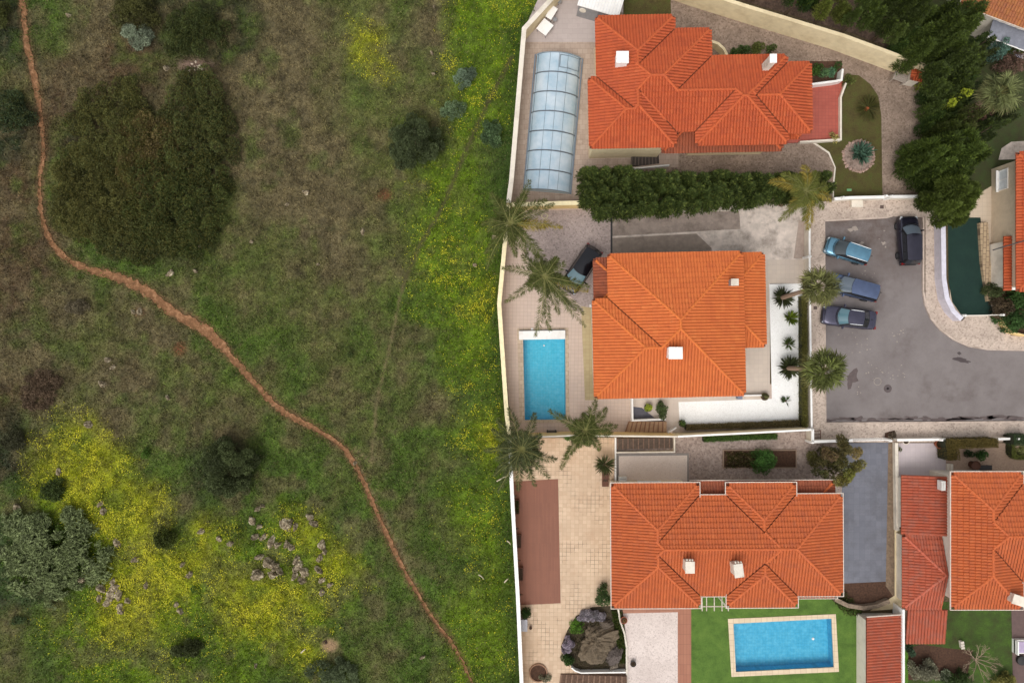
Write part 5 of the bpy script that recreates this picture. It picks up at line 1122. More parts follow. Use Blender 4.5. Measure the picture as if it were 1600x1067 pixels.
car(1421, 375.5, 92, 4.25, 1.8, 1.62, paint('black_paint', (54, 52, 66)), GL, 'black crossover parked alone in the top right corner of the car park', .25, .42, .92, .985, hood=.95, belt=1.05, wt=.74, glass2=GLG, nose=.95)
car(908, 421, -123.5, 4.5, 1.85, 1.7, paint('black_violet_paint', (26, 26, 32)), GL, 'black off-road car parked on the cobbled court beneath the palm', .25, .42, .90, .97, hood=1.0, belt=1.1, wt=.74, glass2=GLB, nose=.8)

# ---- conifer hedge -------------------------------------------------------------------------
def conifer_hedge():
    h = 4.3; t = T('conifer_hedge', (*P(1100, 295, 2), 0), 'tall dark conifer hedge between the red roofed villa and the concrete driveway', 'hedge'); m = MB(); Ps, Ds, Ls, Cs = [], [], [], []; col = np.array(lin((72, 86, 40))); tp = np.array(lin((116, 126, 60)))
    pts = []
    for x in np.arange(916, 1302, 17):
        top = np.interp(x, [905, 925, 1000, 1150, 1305], [256, 247, 255, 260, 262]); bot = np.interp(x, [905, 930, 1040, 1100, 1160, 1215, 1305], [316, 340, 337, 328, 322, 318, 312]); n = max(2, int((bot-top)/15))
        for j in range(n): pts.append((x+rnd.uniform(-5, 5)+(j % 2)*8, top+8+(bot-top-16)*(j+.5)/n+rnd.uniform(-4, 4)))
    for a, b in pts:
        hh = h*rnd.uniform(.82, 1.08); lx, ly = P(a, b, hh); rad = rnd.uniform(.75, 1.15); m.tube([(lx, ly, -.1), (lx, ly, hh*.8)], [.07, .03], 5); ns = 800; s = rng.random(ns)**.8; th_ = rng.uniform(0, 6.283, ns); ox, oy = np.cos(th_), np.sin(th_); rr = rad*(.05+.95*s**.7)*rng.uniform(.3, 1, ns)
        Ps.append(np.stack([lx+ox*rr*.6, ly+oy*rr*.6, hh-s*hh*.62], 1)); Ds.append(np.stack([ox, oy, .4+.4*(1-s)], 1)+rng.normal(size=(ns, 3))*.22); Ls.append(rng.uniform(.18, .48, ns)); w = (rng.random(ns) < .22)[:, None]; bc = col*rnd.uniform(.75, 1.25); Cs.append(np.where(w, tp*.8+bc*.2, bc)*rng.uniform(.55, 1.35, ns)[:, None])
    Pa, Da, La, Ca = map(np.concatenate, (Ps, Ds, Ls, Cs)); j = rng.normal(size=Da.shape)*.5; leaves(np.concatenate([Pa, Pa+Da*La[:, None]*.25, Pa+Da*La[:, None]*.3]), np.concatenate([Da, Da+j, Da-j]), np.concatenate([La, La*.6, La*.6]), np.concatenate([La*.07, La*.06, La*.06])+.028, np.concatenate([Ca, Ca*.9, Ca*1.1]), 'foliage', LEAF, t); m.build('trunks', BARK, t)
conifer_hedge()
# ---- palms ------------------------------------------------------------------------------
palm(797, 349, 6.4, [(836,284,.4,0),(852,306,.1,0),(871,323,-.3,0),(881,351,-.8,'y'),(862,413,-.6,0),(846,404,-.2,0),(826,398,-.5,0),(752,420,-1.0,0),(757,398,-1.2,0),(765,300,.3,0),(778,312,.5,0),(752,345,-.8,0),(806,402,-.8,0),(862,360,-.4,'y'),(818,300,.5,0)], 'tall feather palm over the wall corner by the glazed pool, its fronds blown right')
palm(851, 432, 6.2, [(783.6,414,-.6,0),(788,474.5,-.9,0),(844,531,-.8,0),(852,520,-.6,0),(914,515,-1.0,0),(912,495,-.6,0),(923,448,-.3,0),(918,462,-.6,'y'),(872,402,.6,0),(813,400,.2,0),(824,446,-.3,0),(888,478,-.4,0),(838,398,.4,0),(875,492,-.7,0),(893,440,.2,0)], 'feather palm above the narrow pool, reaching over the black off-road car', lean=(-.3, .4))
palm(815, 702, 6.0, [(799,634,0,0),(841,645,.2,0),(846,678,.2,0),(870,723,-.2,0),(862,746,-.6,0),(836,762,-.9,0),(807,769,-.9,0),(774,769,-1.1,0),(768,742,-1.0,0),(755,701,-.9,0),(765,672,-.4,0),(779,652,-.1,0),(845,712,0,0),(826,742,-.4,0),(790,745,-.6,0)], 'dense feather palm straddling the wall above the brown deck', inner=34, innerL=2.3, col=(86, 92, 54))
palm(914, 672, 5.6, [(856,642,.1,0),(930,624,.4,0),(951,639,.2,0),(966,664,-.2,0),(958,678,-.5,0),(942,702,-.8,0),(868,730,-.7,0),(878,716,-.6,0),(922,697,-.6,0),(893,690,-.4,0),(926,650,.4,0)], 'feather palm over the yellow wall south of the narrow pool', inner=20, innerL=1.5)
palm(1259, 299, 5.2, [(1203,279,-.2,'y'),(1222,270,.1,0),(1261,258,.3,'y'),(1278,268,.2,0),(1302,309,-.4,'y'),(1294,292,0,0),(1268,359,-.9,'y'),(1262,345,-.6,0),(1219,347,-.8,0),(1232,330,-.5,'y'),(1288,326,-.6,0),(1240,275,.3,0)], 'yellowing feather palm growing through the right end of the conifer hedge', col=(112, 116, 54), inner=18, innerL=1.4, leafL=.7)
fan_palm(1280, 447, 6.6, 1.8, (1217, 467), 'fan palm crown over the pavement beside the slate blue hatchback', col=(112, 114, 66), n=50)
fan_palm(1288, 578, 6.8, 1.95, (1227, 575), 'larger fan palm crown over the pavement edge near the round manhole', col=(104, 112, 58), n=58)
fan_palm(1562, 146, 7.0, 1.75, None, 'pale green fan palm among the dark trees at the upper right', col=(110, 116, 72), n=54)
rosette('yucca', 942, 722, 19, .9, (84, 92, 54), 'spiky yucca between the yellow wall and the timber steps', 'yucca', 110, wd=.08)
rosette('yucca', 1219, 466, 19, .5, (68, 74, 42), 'dark spiky plant ringing the trunk of the upper fan palm', 'yucca', 90, wd=.14, tilt=(.1, .7))
rosette('yucca', 1229, 574, 21, .5, (70, 76, 44), 'dark spiky plant ringing the trunk of the lower fan palm', 'yucca', 95, wd=.13, tilt=(.1, .7))
rosette('cycad', 1232, 497, 13, .3, (104, 122, 30), 'yellow green rosette plant on white gravel, upper of the two round ones', 'cycad', 54, wd=.2)
rosette('cycad', 1229, 537, 12, .3, (88, 104, 48), 'dull green thin-leaved rosette on white gravel, lower of the two round ones', 'cycad', 46, wd=.13)
rosette('agave', 1227, 626, 10, .15, (74, 90, 54), 'small sparse star-shaped plant near the gravel corner', 'agave', 13, wd=.26, tilt=(.1, .4))
rosette('agave', 1189, 662, 5, .1, (104, 116, 88), 'tiny grey green sprout at the edge of the white gravel', 'agave', 12, wd=.3)
rosette('agave', 1168, 662, 4, .1, (112, 112, 92), 'tiny twiggy sprout on the white gravel beside the low hedge', 'agave', 9, wd=.2)
rosette('cycad', 1353, 171, 23, .35, (74, 74, 34), 'dark cycad with an orange heart on the front lawn', 'cycad', 80, wd=.045, tilt=(.05, .3), centre=flat('orange_cone', (158, 84, 46), .9))
for k in range(3): rosette('agave', 1338+k*5, 240+(k % 2)*7, 17-k*2, .3, [(86, 116, 96), (98, 128, 106), (78, 108, 86)][k], ['large blue green agave at the left of the round stone bed', 'pale blue green agave in the middle of the round stone bed', 'darker blue green agave at the right of the round stone bed'][k], 'agave', 50, wd=.17)
sheet('stone_ring_bed', [(1342+25*math.cos(a*.3142), 244+25*math.sin(a*.3142)) for a in range(20)], cobble('bed_pebbles', (170, 148, 136), (140, 120, 108), (80, 66, 54), 6, .5, .5), .036)
for i in range(26):
    a = i*.2417; rock(1342+24*math.cos(a), 244+24*math.sin(a), rnd.uniform(2, 3.6), rnd.uniform(1.8, 3), .18, 'small rounded stone in the ring around the agave bed', 'stones ringing the round agave bed', 'stone', (176, 148, 134), cat='stone')
# ---- trees and shrubs of the estate --------------------------------------------------------
TR = 'dark evergreens along the upper right edge'
for a in [(1205,-40,36,6,(50,72,34),'small dark evergreen cut by the top edge above the cream wall'),(1262,-20,36,6.5,(56,78,32),'dark evergreen left of the yellowish one at the top edge'),(1315,-8,34,7,(90,96,40),'yellowish green evergreen at the top edge above the diagonal wall'),(1366,2,34,8,(72,86,38),'medium evergreen at the top edge right of the yellowish one'),
          (1448,46,26,7,(60,80,36),'evergreen crowding the upper side of the diagonal wall'),(1484,128,24,5,(60,78,38),'evergreen directly right of the tiled shelter'),(1482,182,26,4.6,(62,80,38),'lower evergreen along the middle of the cobbled drive'),(1482,240,26,4.6,(60,78,36),'lower evergreen along the bottom of the cobbled drive'),(1484,302,26,4.6,(62,82,38),'lower evergreen between the pavement and the dark green court'),(1548,60,26,6,(58,74,38),'evergreen touching the grey awning'),(1430,8,44,9,(74,86,40),'large dark evergreen at the top, left of the feathery one'),(1500,30,54,9.5,(76,90,40),'large feathery evergreen below the ochre roofed villa'),(1510,98,50,8.5,(70,82,40),'dark evergreen above the end of the diagonal wall'),(1497,202,38,5.5,(76,86,40),'narrow evergreen beside the cobbled drive, under the fan palm'),
          (1512,236,58,9,(78,94,40),'broad bright evergreen left of the curved concrete path'),(1498,272,36,5.5,(72,84,38),'evergreen at the corner of the car park pavement'),(1510,306,46,8.5,(82,94,40),'broad evergreen overhanging the dark green court'),(1500,150,38,6,(74,88,42),'evergreen behind the tiled shelter at the head of the cobbled drive'),(1532,128,30,7.5,(60,78,40),'dark evergreen just left of the pale fan palm'),(1556,196,26,5,(64,76,40),'small evergreen below the pale fan palm'),(1585,172,20,4.5,(70,78,44),'dull olive tree right of the pale fan palm'),(1524,178,34,7,(82,86,46),'dull evergreen between the fan palm and the broad bright evergreen'),(1538,85,26,6,(74,80,46),'small dull evergreen right of the diagonal wall')]:
    conifer(a[0], a[1], a[2], a[3], a[4], a[5], group=TR, skirt=1 if a[0] > 1440 and a[0] != 1510 else 0)
bush('shrub', 1562, 76, 16, 18, 3.2, (72, 96, 84), 'blue green shrub below the grey awning', 'shrub'); bush('shrub', 1586, 100, 20, 22, 2.6, (104, 82, 70), 'reddish brown bare-looking shrub at the upper right edge', 'shrub', dens=60); bush('shrub', 1595, 70, 12, 14, 2.4, (84, 98, 46), 'green shrub at the right edge below the awning', 'shrub')
bush('shrub', 1532, 182, 16, 20, 4.0, (98, 72, 60), 'brown twiggy shrub between the evergreens', 'shrub', dens=70); bush('shrub', 1460, 120, 8, 8, 4.5, (122, 132, 32), 'small lime yellow shrub by the red roofed shelter', 'shrub'); bush('shrub', 1491, 156, 8, 12, 7.5, (120, 128, 36), 'lime yellow shrub poking through the dark evergreens', 'shrub')
tt = bush('tree', 1309, 727, 30, 36, 4.4, (76, 74, 40), 'bushy olive brown tree overhanging the blue grey driveway', 'tree', outline=.5, tip=(112, 100, 56), gaps=.12, cr=.42, leaf=.2, asp=.3, var=.5)
for a, b, r1, r2, zz, c in ((1320, 700, 11, 19, 4.4, (82, 76, 46)), (1338, 708, 17, 10, 4.0, (104, 90, 52)), (1333, 742, 20, 11, 3.8, (104, 106, 48)), (1290, 738, 20, 13, 3.0, (72, 74, 42)), (1303, 712, 15, 12, 4.6, (92, 76, 54)), (1318, 752, 16, 10, 3.6, (108, 102, 50)), (1284, 722, 13, 10, 2.6, (82, 78, 48)), (1340, 728, 16, 11, 3.4, (96, 92, 48))):
    xx, yy = P(a, b, zz); crown('bough', tt, xx, yy, zz-1.0, r1/PPM, r2/PPM, 1.3, c, cr=.36, leaf=.2, asp=.3, gaps=.25, outline=.5, var=.45, tip=(130, 118, 66))
bush('shrub', 1197, 723, 19, 20, 2.2, (66, 98, 44), 'fresh green round shrub in the long soil bed', 'shrub', leaf=.2, asp=.18, gaps=.05)
bush('shrub', 1160, 80, 15, 11, 1.6, (58, 74, 36), 'dark shrub behind the low curved wall', 'shrub'); bush('shrub', 1184, 73, 12, 8, 1.2, (82, 88, 42), 'low olive shrub above the slender chimney', 'shrub'); bush('shrub', 1206, 77, 10, 7, 1.0, (66, 78, 38), 'small low shrub at the top right of the red roof', 'shrub')
for a, b, r, c, l in ((1274, 108, 9, (62, 86, 36), 'dark green shrub in the planted bed, nearest the red roof'), (1288, 115, 8, (78, 104, 68), 'greyish green shrub in the middle of the planted bed'), (1299, 110, 9, (80, 112, 84), 'blue green shrub towards the right of the planted bed'), (1309, 104, 7, (54, 82, 36), 'dark round shrub at the right end of the planted bed'), (1283, 102, 6, (64, 92, 38), 'small green shrub at the back of the planted bed')): bush('shrub', a, b, r, r, .9, c, l, 'shrub', parts=False, leaf=.14)
bush('shrub', 1327, 126, 8, 9, 1.0, (76, 82, 40), 'dull green shrub at the top corner of the front lawn', 'shrub'); bush('shrub', 1304, 214, 9, 7, .9, (150, 140, 84), 'straw coloured shrub at the lower corner of the red patio', 'shrub')
bush('shrub', 1035, 641, 10, 15, 1.5, (66, 78, 44), 'dark leaning shrub beside the slate patch', 'shrub', outline=.5); bush('shrub', 1064, 659, 9, 8, .9, (72, 92, 40), 'round green shrub at the left end of the low hedge', 'shrub')
bush('shrub', 944, 935, 12, 17, 2.0, (60, 78, 42), 'dark green bush at the lower left corner of the white guttered roof', 'shrub', leaf=.22, asp=.25); bush('shrub', 891, 683, 9, 5, 1.0, (64, 92, 38), 'green shrub at the foot of the yellow wall behind the palm', 'shrub')
for a in ((1556, 455, 14, 1.6, (62, 70, 40), 'dark round bush at the corner of the beige villa'), (1568, 482, 18, 1.8, (74, 62, 46), 'brownish bush between the court gate and the villa'), (1584, 500, 22, 2.2, (54, 78, 38), 'large green bush behind the curved kerb wall'), (1598, 470, 22, 2.0, (60, 84, 40), 'green bush at the right edge below the beige villa')): bush('bush', a[0], a[1], a[2], a[2], a[3], a[4], a[5], 'bush')
hedge('hedge', [(1257,463),(1257.5,560),(1258,668)], .5, .85, (116, 112, 56), 'narrow olive hedge along the white gravel beside the pavement', box=False)
hedge('hedge', [(1072,668),(1160,665),(1250,661)], .5, .6, (130, 116, 78), 'low thin brownish hedge south of the white gravel', box=False)
hedge('hedge', [(1100,687),(1150,684.5),(1215,682)], .42, .6, (86, 116, 52), 'low green hedge under the pale wall', box=False)
hedge('clipped_hedge', [(1478,694),(1560,692)], .8, 1.5, (112, 98, 52), 'clipped box hedge arm along the white front wall'); hedge('clipped_hedge', [(1489,700.5),(1490,719)], 1.15, 1.5, (112, 98, 52), 'thick clipped hedge arm turning down beside the lilac patio')
bush('shrub', 1514, 710, 11, 7, .9, (52, 66, 38), 'dark low shrub in the left half of the hedged corner', 'shrub', parts=False); bush('shrub', 1535, 711, 11, 8, .9, (58, 84, 40), 'green low shrub in the right half of the hedged corner', 'shrub', parts=False)
hedge('clipped_hedge', [(1584,688),(1612,687)], .9, 1.4, (74, 92, 60), 'dark clipped hedge block at the right edge by the pavement'); hedge('clipped_hedge', [(1584,692),(1584,714),(1612,715)], .4, .8, (112, 118, 58), 'low clipped hedge border around the right edge bed'); bush('shrub', 1597, 701, 9, 7, .6, (140, 142, 90), 'pale variegated shrub inside the low hedge border', 'shrub', parts=False)
strew('bed_plants', [(1134,706),(1185,706),(1180,730),(1134,730)], 900, .3, [(92, 84, 48), (78, 78, 40), (120, 104, 76)], .1, 'thin dry weeds along the long soil bed', 'weeds', 'stuff')
x0, y0 = P(1187.5, 717, .2); bd = T('raised_bed', (x0, y0, 0), 'long raised bed of bare dark soil in the cobbled front garden', 'raised bed'); w2, h2_ = 112/PPM, 26/PPM; MB().ring([(x0-w2/2-.08, y0-h2_/2-.08), (x0+w2/2+.08, y0-h2_/2-.08), (x0+w2/2+.08, y0+h2_/2+.08), (x0-w2/2-.08, y0+h2_/2+.08)], [(x0-w2/2, y0-h2_/2), (x0+w2/2, y0-h2_/2), (x0+w2/2, y0+h2_/2), (x0-w2/2, y0+h2_/2)], 0, .2).build('edging', flat('bed_edge', (150, 128, 110), .9), bd); MB().box((x0, y0, .07), (w2, h2_, .14)).build('soil', SOIL, bd)
# lower right garden
bush('shrub', 1422, 1018, 10, 9, 1.4, (50, 66, 48), 'dark blue green shrub below the corner of the old tiled roof', 'shrub'); bush('shrub', 1446, 1050, 26, 22, 1.6, (116, 114, 94), 'grey leafed shrub at the bottom right of the soil bed', 'shrub', outline=.6, gaps=.3); bush('shrub', 1500, 1062, 24, 12, 1.4, (56, 72, 36), 'dark green shrub at the bottom edge between grey and olive ones', 'shrub'); bush('shrub', 1572, 1066, 22, 12, 1.4, (112, 108, 56), 'round olive shrub cut by the bottom edge', 'shrub')
bush('shrub', 1478, 1058, 12, 9, .9, (100, 106, 84), 'small grey green shrub beside the grey leafed one', 'shrub')
def bare_tree(px, py, r, h, label):
    x, y = P(px, py, h*.5); t = T('bare_tree', (x, y, 0), label, 'tree'); m = MB(); m.tube([(x, y, -.1), (x, y, h*.25)], [.1, .08], 7); tr = MB()
    def br(p, d, L, w, k):
        q = p+d*L; mid = p+d*L*.5+Vector((rnd.gauss(0, .06), rnd.gauss(0, .06), .05))*L; m.tube([p, mid, q], [w, w*.8, w*.6], 4, False)
        if k:
            for _ in range(3): e = (d+Vector((rnd.gauss(0, .45), rnd.gauss(0, .45), rnd.gauss(.05, .25)))).normalized(); br(q, e, L*rnd.uniform(.55, .8), w*.6, k-1)
    for i in range(8): a = i*.785+rnd.random()*.4; br(Vector((x, y, h*.2)), Vector((math.cos(a), math.sin(a), rnd.uniform(.3, .9))).normalized(), r*.48, .05, 3)
    tr = m.build('branches', flat('grey_bark', (146, 128, 106), .9), t)
bare_tree(1532, 1036, 1.6, 2.4, 'leafless grey tree with spreading twigs on the back lawn')
# boulder garden
rock(931, 1001, 37, 34, 1.3, 'huge mossy boulder filling the bed beside the timber steps', name='boulder', col=(104, 90, 72), rot=.3, cat='boulder'); rock(948, 974, 14, 10, .5, 'rough dark rock behind the huge boulder', name='rock', col=(96, 84, 72)); rock(962, 1020, 15, 20, .5, 'low dark rock right of the huge boulder', name='rock', col=(92, 82, 76)); rock(958, 1040, 16, 8, .4, 'flat grey rock between boulder and curved parapet', name='rock', col=(122, 110, 96))
for a in ((928, 963, 22, 11, .8, (138, 130, 136), 'sprawling lavender flowering shrub above the boulder'), (887, 1009, 11, 15, .9, (146, 134, 146), 'compact lavender flowering shrub left of the boulder'), (907, 967, 9, 6, .6, (134, 126, 134), 'small lavender clump at the top left of the boulder bed')): bush('flowering_shrub', a[0], a[1], a[2], a[3], a[4], a[5], a[6], 'flowering shrub', leaf=.09, dens=300, tip=(92, 98, 78), asp=.8, parts=False, gaps=.05)
bush('shrub', 901, 980, 13, 12, .7, (80, 112, 38), 'bright green mat shrub between the two lavender ones', 'shrub', parts=False, gaps=0, leaf=.1); bush('shrub', 888, 1031, 10, 8, .7, (48, 70, 30), 'dark green shrub below the left lavender shrub', 'shrub', parts=False)
strew('ground_cover', [(955,952),(970,956),(976,1000),(979,1035),(968,1034),(962,990)], 2600, .2, [(78, 96, 38), (66, 84, 34), (92, 90, 48)], .05, 'green creeping ground cover along the stone edging', 'ground cover', 'stuff')
strew('ground_cover', [(880,1010),(900,965),(950,955),(960,1040),(905,1046)], 2200, .16, [(84, 76, 50), (70, 72, 40), (110, 96, 76)], .06, 'dry undergrowth around the huge boulder', 'ground cover', 'stuff')
strew('ivy', [(1290,928),(1318,922),(1345,950),(1345,965),(1320,958)], 900, .22, [(62, 74, 34), (84, 84, 44)], .1, 'ivy spilling over the rubble edge onto the turf', 'ivy', 'stuff')
def ring_bed(px, py, r, label):
    x, y = P(px, py, 0); t = T('tree_ring', (x, y, 0), label, 'planting ring'); o = [(x+r*math.cos(k*.2618), y+r*math.sin(k*.2618)) for k in range(24)]; i_ = [(x+(r-.1)*math.cos(k*.2618), y+(r-.1)*math.sin(k*.2618)) for k in range(24)]; MB().ring(o, i_, 0, .16).build('stone_ring', flat('ring_stone', (150, 116, 92), .9, dirt=(96, 74, 60)), t); MB().prism(i_, 0, .08).build('soil', SOIL, t)
ring_bed(841, 1050, .82, 'round stone planting ring of brown soil on the tan patio'); bush('shrub', 851, 1060, 8, 6, .5, (98, 98, 78), 'grey sprawling plant at the edge of the stone planting ring', 'shrub', parts=False)
# steps
TIMB = flat('timber_step', (124, 98, 80), .9, var=.3, scale=6); steps('timber_steps', [(876,1052),(978,1052),(978,1110),(868,1110)], 12, .1, .5, flat('step_earth', (92, 70, 56), 1, var=.35, scale=6), 'flight of timber edged steps below the boulder bed', TIMB)
steps('dark_steps', [(963,684),(1053,684),(1053,700),(963,701)], 11, .42, .06, flat('dark_step', (84, 70, 60), .9, var=.3, scale=5), 'dark sunken timber steps below the yellow wall', flat('step_edge', (116, 92, 78), .9, var=.3, scale=6)); steps('garden_steps', [(982,658),(1040,658),(1040,674),(976,675)], 9, .08, .4, flat('tan_step', (176, 142, 112), .85, var=.15), 'tan garden steps between the white parapet and the yellow wall', flat('step_nosing', (140, 102, 78), .8)); steps('side_steps', [(1478,724),(1486,724),(1486,738),(1478,738)], 2, .1, .3, OFFW, 'two pale steps from the lilac patio to the tan gravel')
steps('stone_steps', [(986,246),(1029,242),(1030,256),(985,261)], 8, .35, .05, flat('black_step', (62, 54, 50), .8), 'dark steps with a pale edge at the foot of the conifer hedge', flat('step_edge2', (110, 96, 86), .8)); wall('garden_wall', [(982,264),(1046,258)], .4, .12, WHITE, 'short white kerb wall below the dark steps beside the conifer hedge')
# small things
def ac_unit(px, py, z, rz, label, w=.9, d=.38, h=.6):
    x, y = P(px, py, z+h); t = T('air_conditioner', (x, y, z), label, 'air conditioner', None, R(rz)); MB().box((0, 0, h/2), (w, d, h)).build('casing', flat('ac_white', (214, 212, 206), .5, dirt=(170, 164, 156)), t, local=True); MB().tube([(.1, -d/2+.03, h/2), (.1, -d/2-.02, h/2)], h*.36, 16).build('fan_grille', GREYP, t, local=True); MB().box((0, .05, h+.006), (w*.8, .03, .01)).build('seam', GREYP, t, local=True)
ac_unit(973, 749, .06, 0, 'white air conditioner unit on the aggregate slab against the roof', .7, .5, .6); ac_unit(1474.5, 759, 2.6, 90, 'white air conditioner unit between the old tiled annex and the villa wall', .8, .35, .6)
def table(px, py, w, d, h, rz, label, mat=WHITE, name='table'):
    x, y = P(px, py, h); t = T(name, (x, y, 0), label, 'table', None, R(rz)); MB().box((0, 0, h-.02), (w, d, .05)).build('table_top', mat, t, local=True)
    for i in (-1, 1):
        for j in (-1, 1): MB().box((i*(w/2-.08), j*(d/2-.08), (h-.05)/2), (.05, .05, h-.05)).build('leg', GREYP, t, local=True)
table(851.5, 42.5, 1.15, 1.05, .72, 52, 'white square table in the corner of the pale paved terrace'); table(862, 20, .6, 1.15, .7, -32, 'narrow white side table along the bend of the cream wall')
def stool(px, py, label):
    x, y = P(px, py, .4); t = T('stool', (x, y, 0), label, 'stool'); MB().lathe((x, y, .4), [(.16, 0), (.2, .02), (.2, .05), (.12, .06)], 16).build('seat', GREYP, t)
    for k in range(3): MB().tube([(x+.1*math.cos(k*2.09), y+.1*math.sin(k*2.09), .4), (x+.2*math.cos(k*2.09), y+.2*math.sin(k*2.09), 0)], .018, 5).build('leg', DARK, t)
stool(867, 31, 'small grey stool between the two white tables'); stool(874, 3, 'small grey stool at the top edge by the cream wall')
# garden cabin with white ribbed roof
def cabin():
    a, b = P(902, 8, 2.2), P(967, 27, 2.2); rz = math.atan2(b[1]-a[1], b[0]-a[0]); L = math.dist(a, b); D = 3.6; t = T('garden_cabin', (*a, 0), 'grey cabin with a white ribbed roof at the top edge', 'cabin', None, rz)
    MB().box((L/2, D/2, 1.05), (L-.2, D-.2, 2.1)).build('wall', GREYP, t, local=True); MB().box((L/2, D/2, 2.14), (L, D, .08)).build('roof', WHITE, t, local=True); m = MB()
    for i in range(14): m.box((.15+i*(L-.3)/13, D/2, 2.2), (.05, D-.02, .05))
    m.build('roof_ribs', flat('rib_white', (222, 220, 218), .5), t, local=True); MB().tube([(.55, .1, 1.4), (.55, .02, 1.4)], .3, 20).build('vent', OFFW, t, local=True); MB().box((L*.62, .085, 1.0), (.85, .05, 1.95)).build('door', flat('cabin_door', (110, 108, 110), .5), t, local=True)
cabin()
def slat_bench(px, py, w, d, h, rz, label, mat=WOOD, n=5, back=False):
    x, y = P(px, py, h); t = T('slatted_bench', (x, y, 0), label, 'bench', None, R(rz)); m = MB()
    for i in range(n): m.box((0, -d/2+d*(i+.5)/n, h-.02), (w, d/n*.72, .04))
    m.build('seat', mat, t, local=True)
    for i in (-1, 1): MB().box((i*(w/2-.1), 0, (h-.04)/2), (.08, d*.85, h-.04)).build('leg', mat, t, local=True)
    if back: MB().box((0, d/2+.02, h+.22), (w, .05, .4)).build('backrest', mat, t, local=True)
slat_bench(1407, 121, 1.2, .75, .8, -22, 'grey slatted bench against the end of the diagonal wall', flat('grey_slats', (158, 146, 134), .85)); slat_bench(946, 745, .6, 1.9, .45, 0, 'dark slatted garden bench between the yucca and the roof corner', BRONZE, 3)
slat_bench(862, 674, .9, .22, .5, 1, 'narrow dark bench against the yellow wall below the pool', DARK, 3)
t = T('tiled_shelter', (*P(1434, 118, 1.6), 0), 'tiny shelter with a red tiled roof at the end of the cream wall', 'shelter'); rr = Roof([(1425,106),(1445,113),(1443,129),(1424,124)], 1.6, -12, .3); rr.build(t, RM1, CM1, caps=False, pitch=.22, course=.35); rr.walls(t, OFFW, d=.15)
pot(1469, 694, .38, .5, 'large dark round pot plant at the corner of the lilac patio', (1.1, (70, 58, 40))); pot(1416, 689, .3, .45, 'pale round pot beside the front wall of the lilac patio', None, OFFW); pot(1404, 702, .16, .3, 'small weedy pot by the narrow wall of the lilac patio', (1.4, (86, 92, 62)))
pot(1013, 637, .36, .5, 'square dark pot with yellow green leaves beside the slate patch', (1.1, (150, 160, 60)), DARK); pot(1195, 619.5, .34, .4, 'olive plant pot at the corner of the beige walkway', (.9, (92, 92, 56)), flat('olive_pot', (112, 96, 70), .8)); x, y = P(1156, 621, .5); o = MB().box((x, y, .3), (.4, .3, .6)).build('storage_box', flat('blue_grey_box', (118, 122, 138), .6)); tag(o, 'small blue grey box under the corner of the orange roof', 'box')
pot(975, 969, .3, .4, 'terracotta pot on the gravel court by the stone edging, upper one', (.7, (120, 92, 56))); pot(989.5, 1037, .26, .35, 'dark pot on the gravel court, lower one', (.5, (70, 60, 44)), DARK); pot(821, 957, .34, .45, 'round clipped ball plant in a pot against the wall', (1.55, (46, 68, 28)))
pot(829, 981, .13, .25, 'tiny brown pot beside the grey storage box', None, BRONZE); x, y = P(818, 977, .6); st = T('storage_box', (x, y, 0), 'pale grey storage box against the wall below the ball plant', 'box'); MB().box((x, y, .27), (.62, 1.0, .54)).build('body', flat('box_grey', (150, 150, 158), .6), st); MB().box((x, y, .57), (.68, 1.06, .06)).build('lid', flat('lid_grey', (170, 170, 178), .5), st)
planter_box(808, 792, 1.25, .34, .45, 90, 'brown planter box nearest the palm along the deck wall', (84, 88, 46)); planter_box(811, 846, 1.15, .34, .45, 90, 'brown planter box halfway down the deck wall'); planter_box(814, 897, 1.15, .34, .45, 90, 'brown planter box at the lower end of the deck wall')
for b, l in ((775, 'small dark wall lamp above the upper planter box'), (826, 'small dark wall lamp between the upper and middle planter boxes'), (876, 'small dark wall lamp between the middle and lower planter boxes'), (929, 'small dark wall lamp near the end of the brown deck')):
    x, y = P(804+(b-790)*.052+2, b, 1.5); t = T('wall_lamp', (x, y, 1.3), l, 'lamp', 'lamps along the deck wall'); MB().box((x-.04, y, 1.4), (.12, .1, .16)).build('bracket', DARK, t); MB().lathe((x+.1, y, 1.36), [(.06, 0), (.1, .1), (.08, .22), (.02, .26)], 10).build('lamp_shade', BRONZE, t)
# pergola bars over the rear recess
px_, py_ = P(1116, 943, 2.6); pg = T('pergola', (px_, py_, 0), 'white open pergola bars over the recess behind the twin gables', 'pergola'); m = MB()
for a in (1097, 1104, 1116, 1128, 1138): u = P(a, 931, 2.8); v_ = P(a, 954, 2.8); m.box((u[0], (u[1]+v_[1])/2, 2.8), (.055, u[1]-v_[1], .1))
m.build('rafters', GUT, pg); m = MB(); u = P(1096, 947, 2.7); v_ = P(1139, 947, 2.7); m.box(((u[0]+v_[0])/2, u[1], 2.69), (v_[0]-u[0], .06, .1)).build('beam', GUT, pg)
for a in (1097, 1138): u = P(a, 951, 2.7); MB().box((u[0], u[1], 1.32), (.09, .09, 2.64)).build('post', WHITE, pg)
